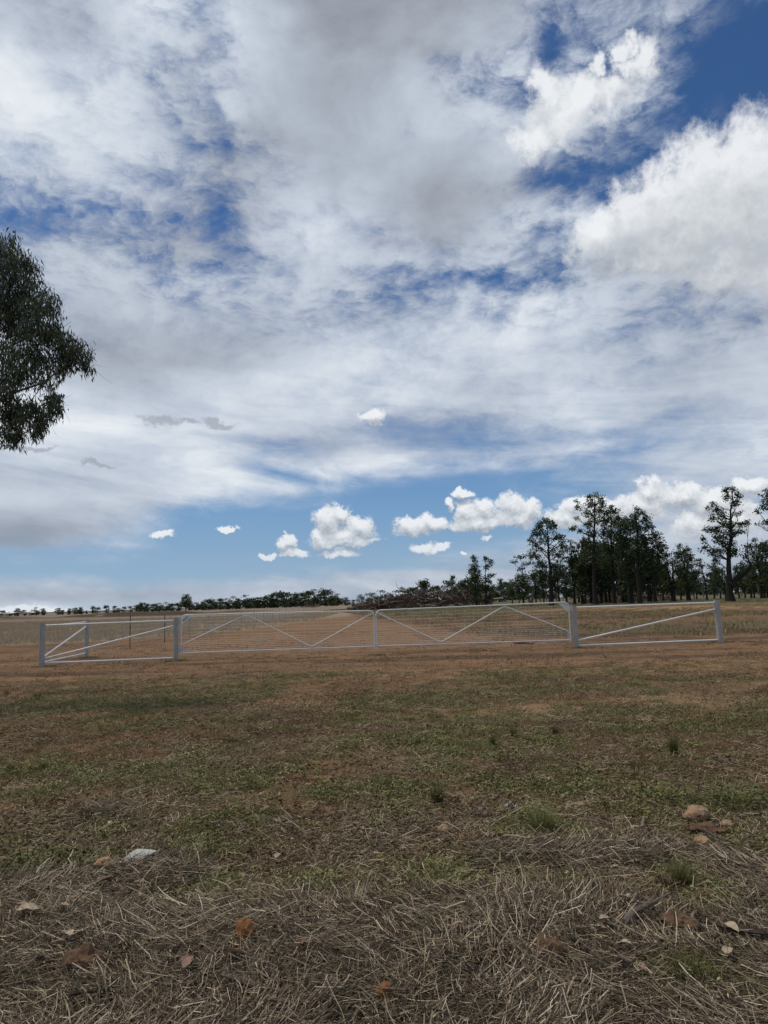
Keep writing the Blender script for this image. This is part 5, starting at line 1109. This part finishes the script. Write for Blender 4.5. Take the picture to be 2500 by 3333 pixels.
tussock('tuft of green grass on the right beyond the thatch, beside the brown stems', 2215, 2885, 130, 100, 300, (.45, .15), 12, lean=.3)
tussock('bundle of brown dead stems in the straw at the right', 2165, 2900, 90, 80, 120, (.25, .15), 13, 'litter', .25, group='dead stalk tufts')
tussock('spray of pale dry stalks standing up in the centre', 1165, 2965, 80, 110, 46, (.85, .1), 14, 'straw', .25, (.003, .005), group='dead stalk tufts')
tussock('spray of bleached stalks on the green strip above the centre straw', 1135, 2768, 80, 46, 50, (.8, .1), 15, 'straw', .4, (.003, .005), group='dead stalk tufts')
tussock('green weedy patch at the bottom right', 2240, 3200, 260, 90, 520, (.35, .15), 16, lean=.35)
tussock('green weedy patch at the bottom left corner', 70, 3230, 150, 60, 300, (.35, .15), 17, lean=.4)
tussock('dull green tuft in the straw left of the white fragment', 250, 2895, 80, 40, 100, (.3, .1), 18, lean=.4)
def weed(label, px, py, wpx, hpx, n, tint, seed):
    rg = np.random.default_rng(seed); k = mpp(px, py); p = at(px, py)
    V, F, t_ = merge(leaflets(rg, n, wpx*k*.5, hpx*k, (.010, .022), tint), ribbons(rg, n//5, wpx*k*.4, (hpx*k*.6, hpx*k), (.0015, .003), .2, .2, (.3, .1), 2))
    o = link('leafy_weed', mesh_np('leafy_weed', V, F, M['blade'], {'tint': ('FLOAT', t_)}), None, p); tag(o, label, 'weed', 'broad leaved weeds on the verge'); return o
weed('patch of broad leaved weeds at the right edge above the stones', 2400, 2640, 180, 70, 700, (.5, .15), 1)
weed('patch of broad leaved weeds just left of the largest tan stone', 2170, 2610, 180, 50, 600, (.45, .15), 2)
weed('dark clover like patch in the straw at the left', 150, 2830, 240, 30, 900, (.28, .12), 3)
weed('clump of pale leaved weed right of the centre, in the straw gap', 1033, 2703, 50, 20, 120, (.8, .1), 4)
weed('grey green low herb in the middle distance', 1600, 2266, 90, 16, 200, (.9, .1), 5)
weed('second grey green herb, on the grass left of centre', 1000, 2300, 90, 14, 200, (.9, .1), 6)
weed('grey green flat herb in the middle of the grass', 620, 2460, 120, 16, 260, (.8, .1), 7)
def stem(label, px, py, hpx, seed, tint=.2, n=3, spread=.3):
    rg = np.random.default_rng(seed); k = mpp(px, py); p = at(px, py); b = MB(); H_ = hpx*k
    for i in range(n):
        a = rg.uniform(0, 6.28); d = np.array([math.cos(a), math.sin(a), 0])*H_*spread*rg.random(); tp = d+[0, 0, H_*rg.uniform(.6, 1) if i else H_]
        q = limb_path(rg, (0, 0, -.01), tp, .05, 6); b.tube(q, np.linspace(.0022, .001, 6), 4, t=tint)
        for j in range(4): e = q[rg.integers(2, 6)]; b.tube([e, e+rg.normal(0, .12*H_, 3)+[0, 0, .08*H_]], [.0012, .0006], 3, t=tint)
    o = b.build('dry_stem', M['litter'], None, p); tag(o, label, 'dry stem', 'thin dry stems on the verge'); return o
for i, a in enumerate([('tallest thin green brown stem, standing right of the big pale tussock', 1905, 2610, 175, .15, 1), ('thin bare stem left of the brown stalks on the right', 2000, 2495, 60, .1, 2), ('brown stalk with side twigs right of the tallest stem', 2070, 2565, 110, .1, 3), ('forked stalk beside the brown one', 2100, 2570, 100, .2, 2), ('faint branching stem far on the right of the grass', 2300, 2290, 70, .15, 4), ('short stalk below the grey green brushy tussock', 2195, 2530, 70, .15, 2), ('bunch of dark stalks on the grass left of the biggest tussock', 1605, 2560, 60, .05, 4), ('pale dry stalk on the left of centre by the orange clod', 660, 3060, 110, .9, 2)]): stem(a[0], a[1], a[2], a[3], 200+i, a[4], a[5])
# lone long stalks poking out of the straw
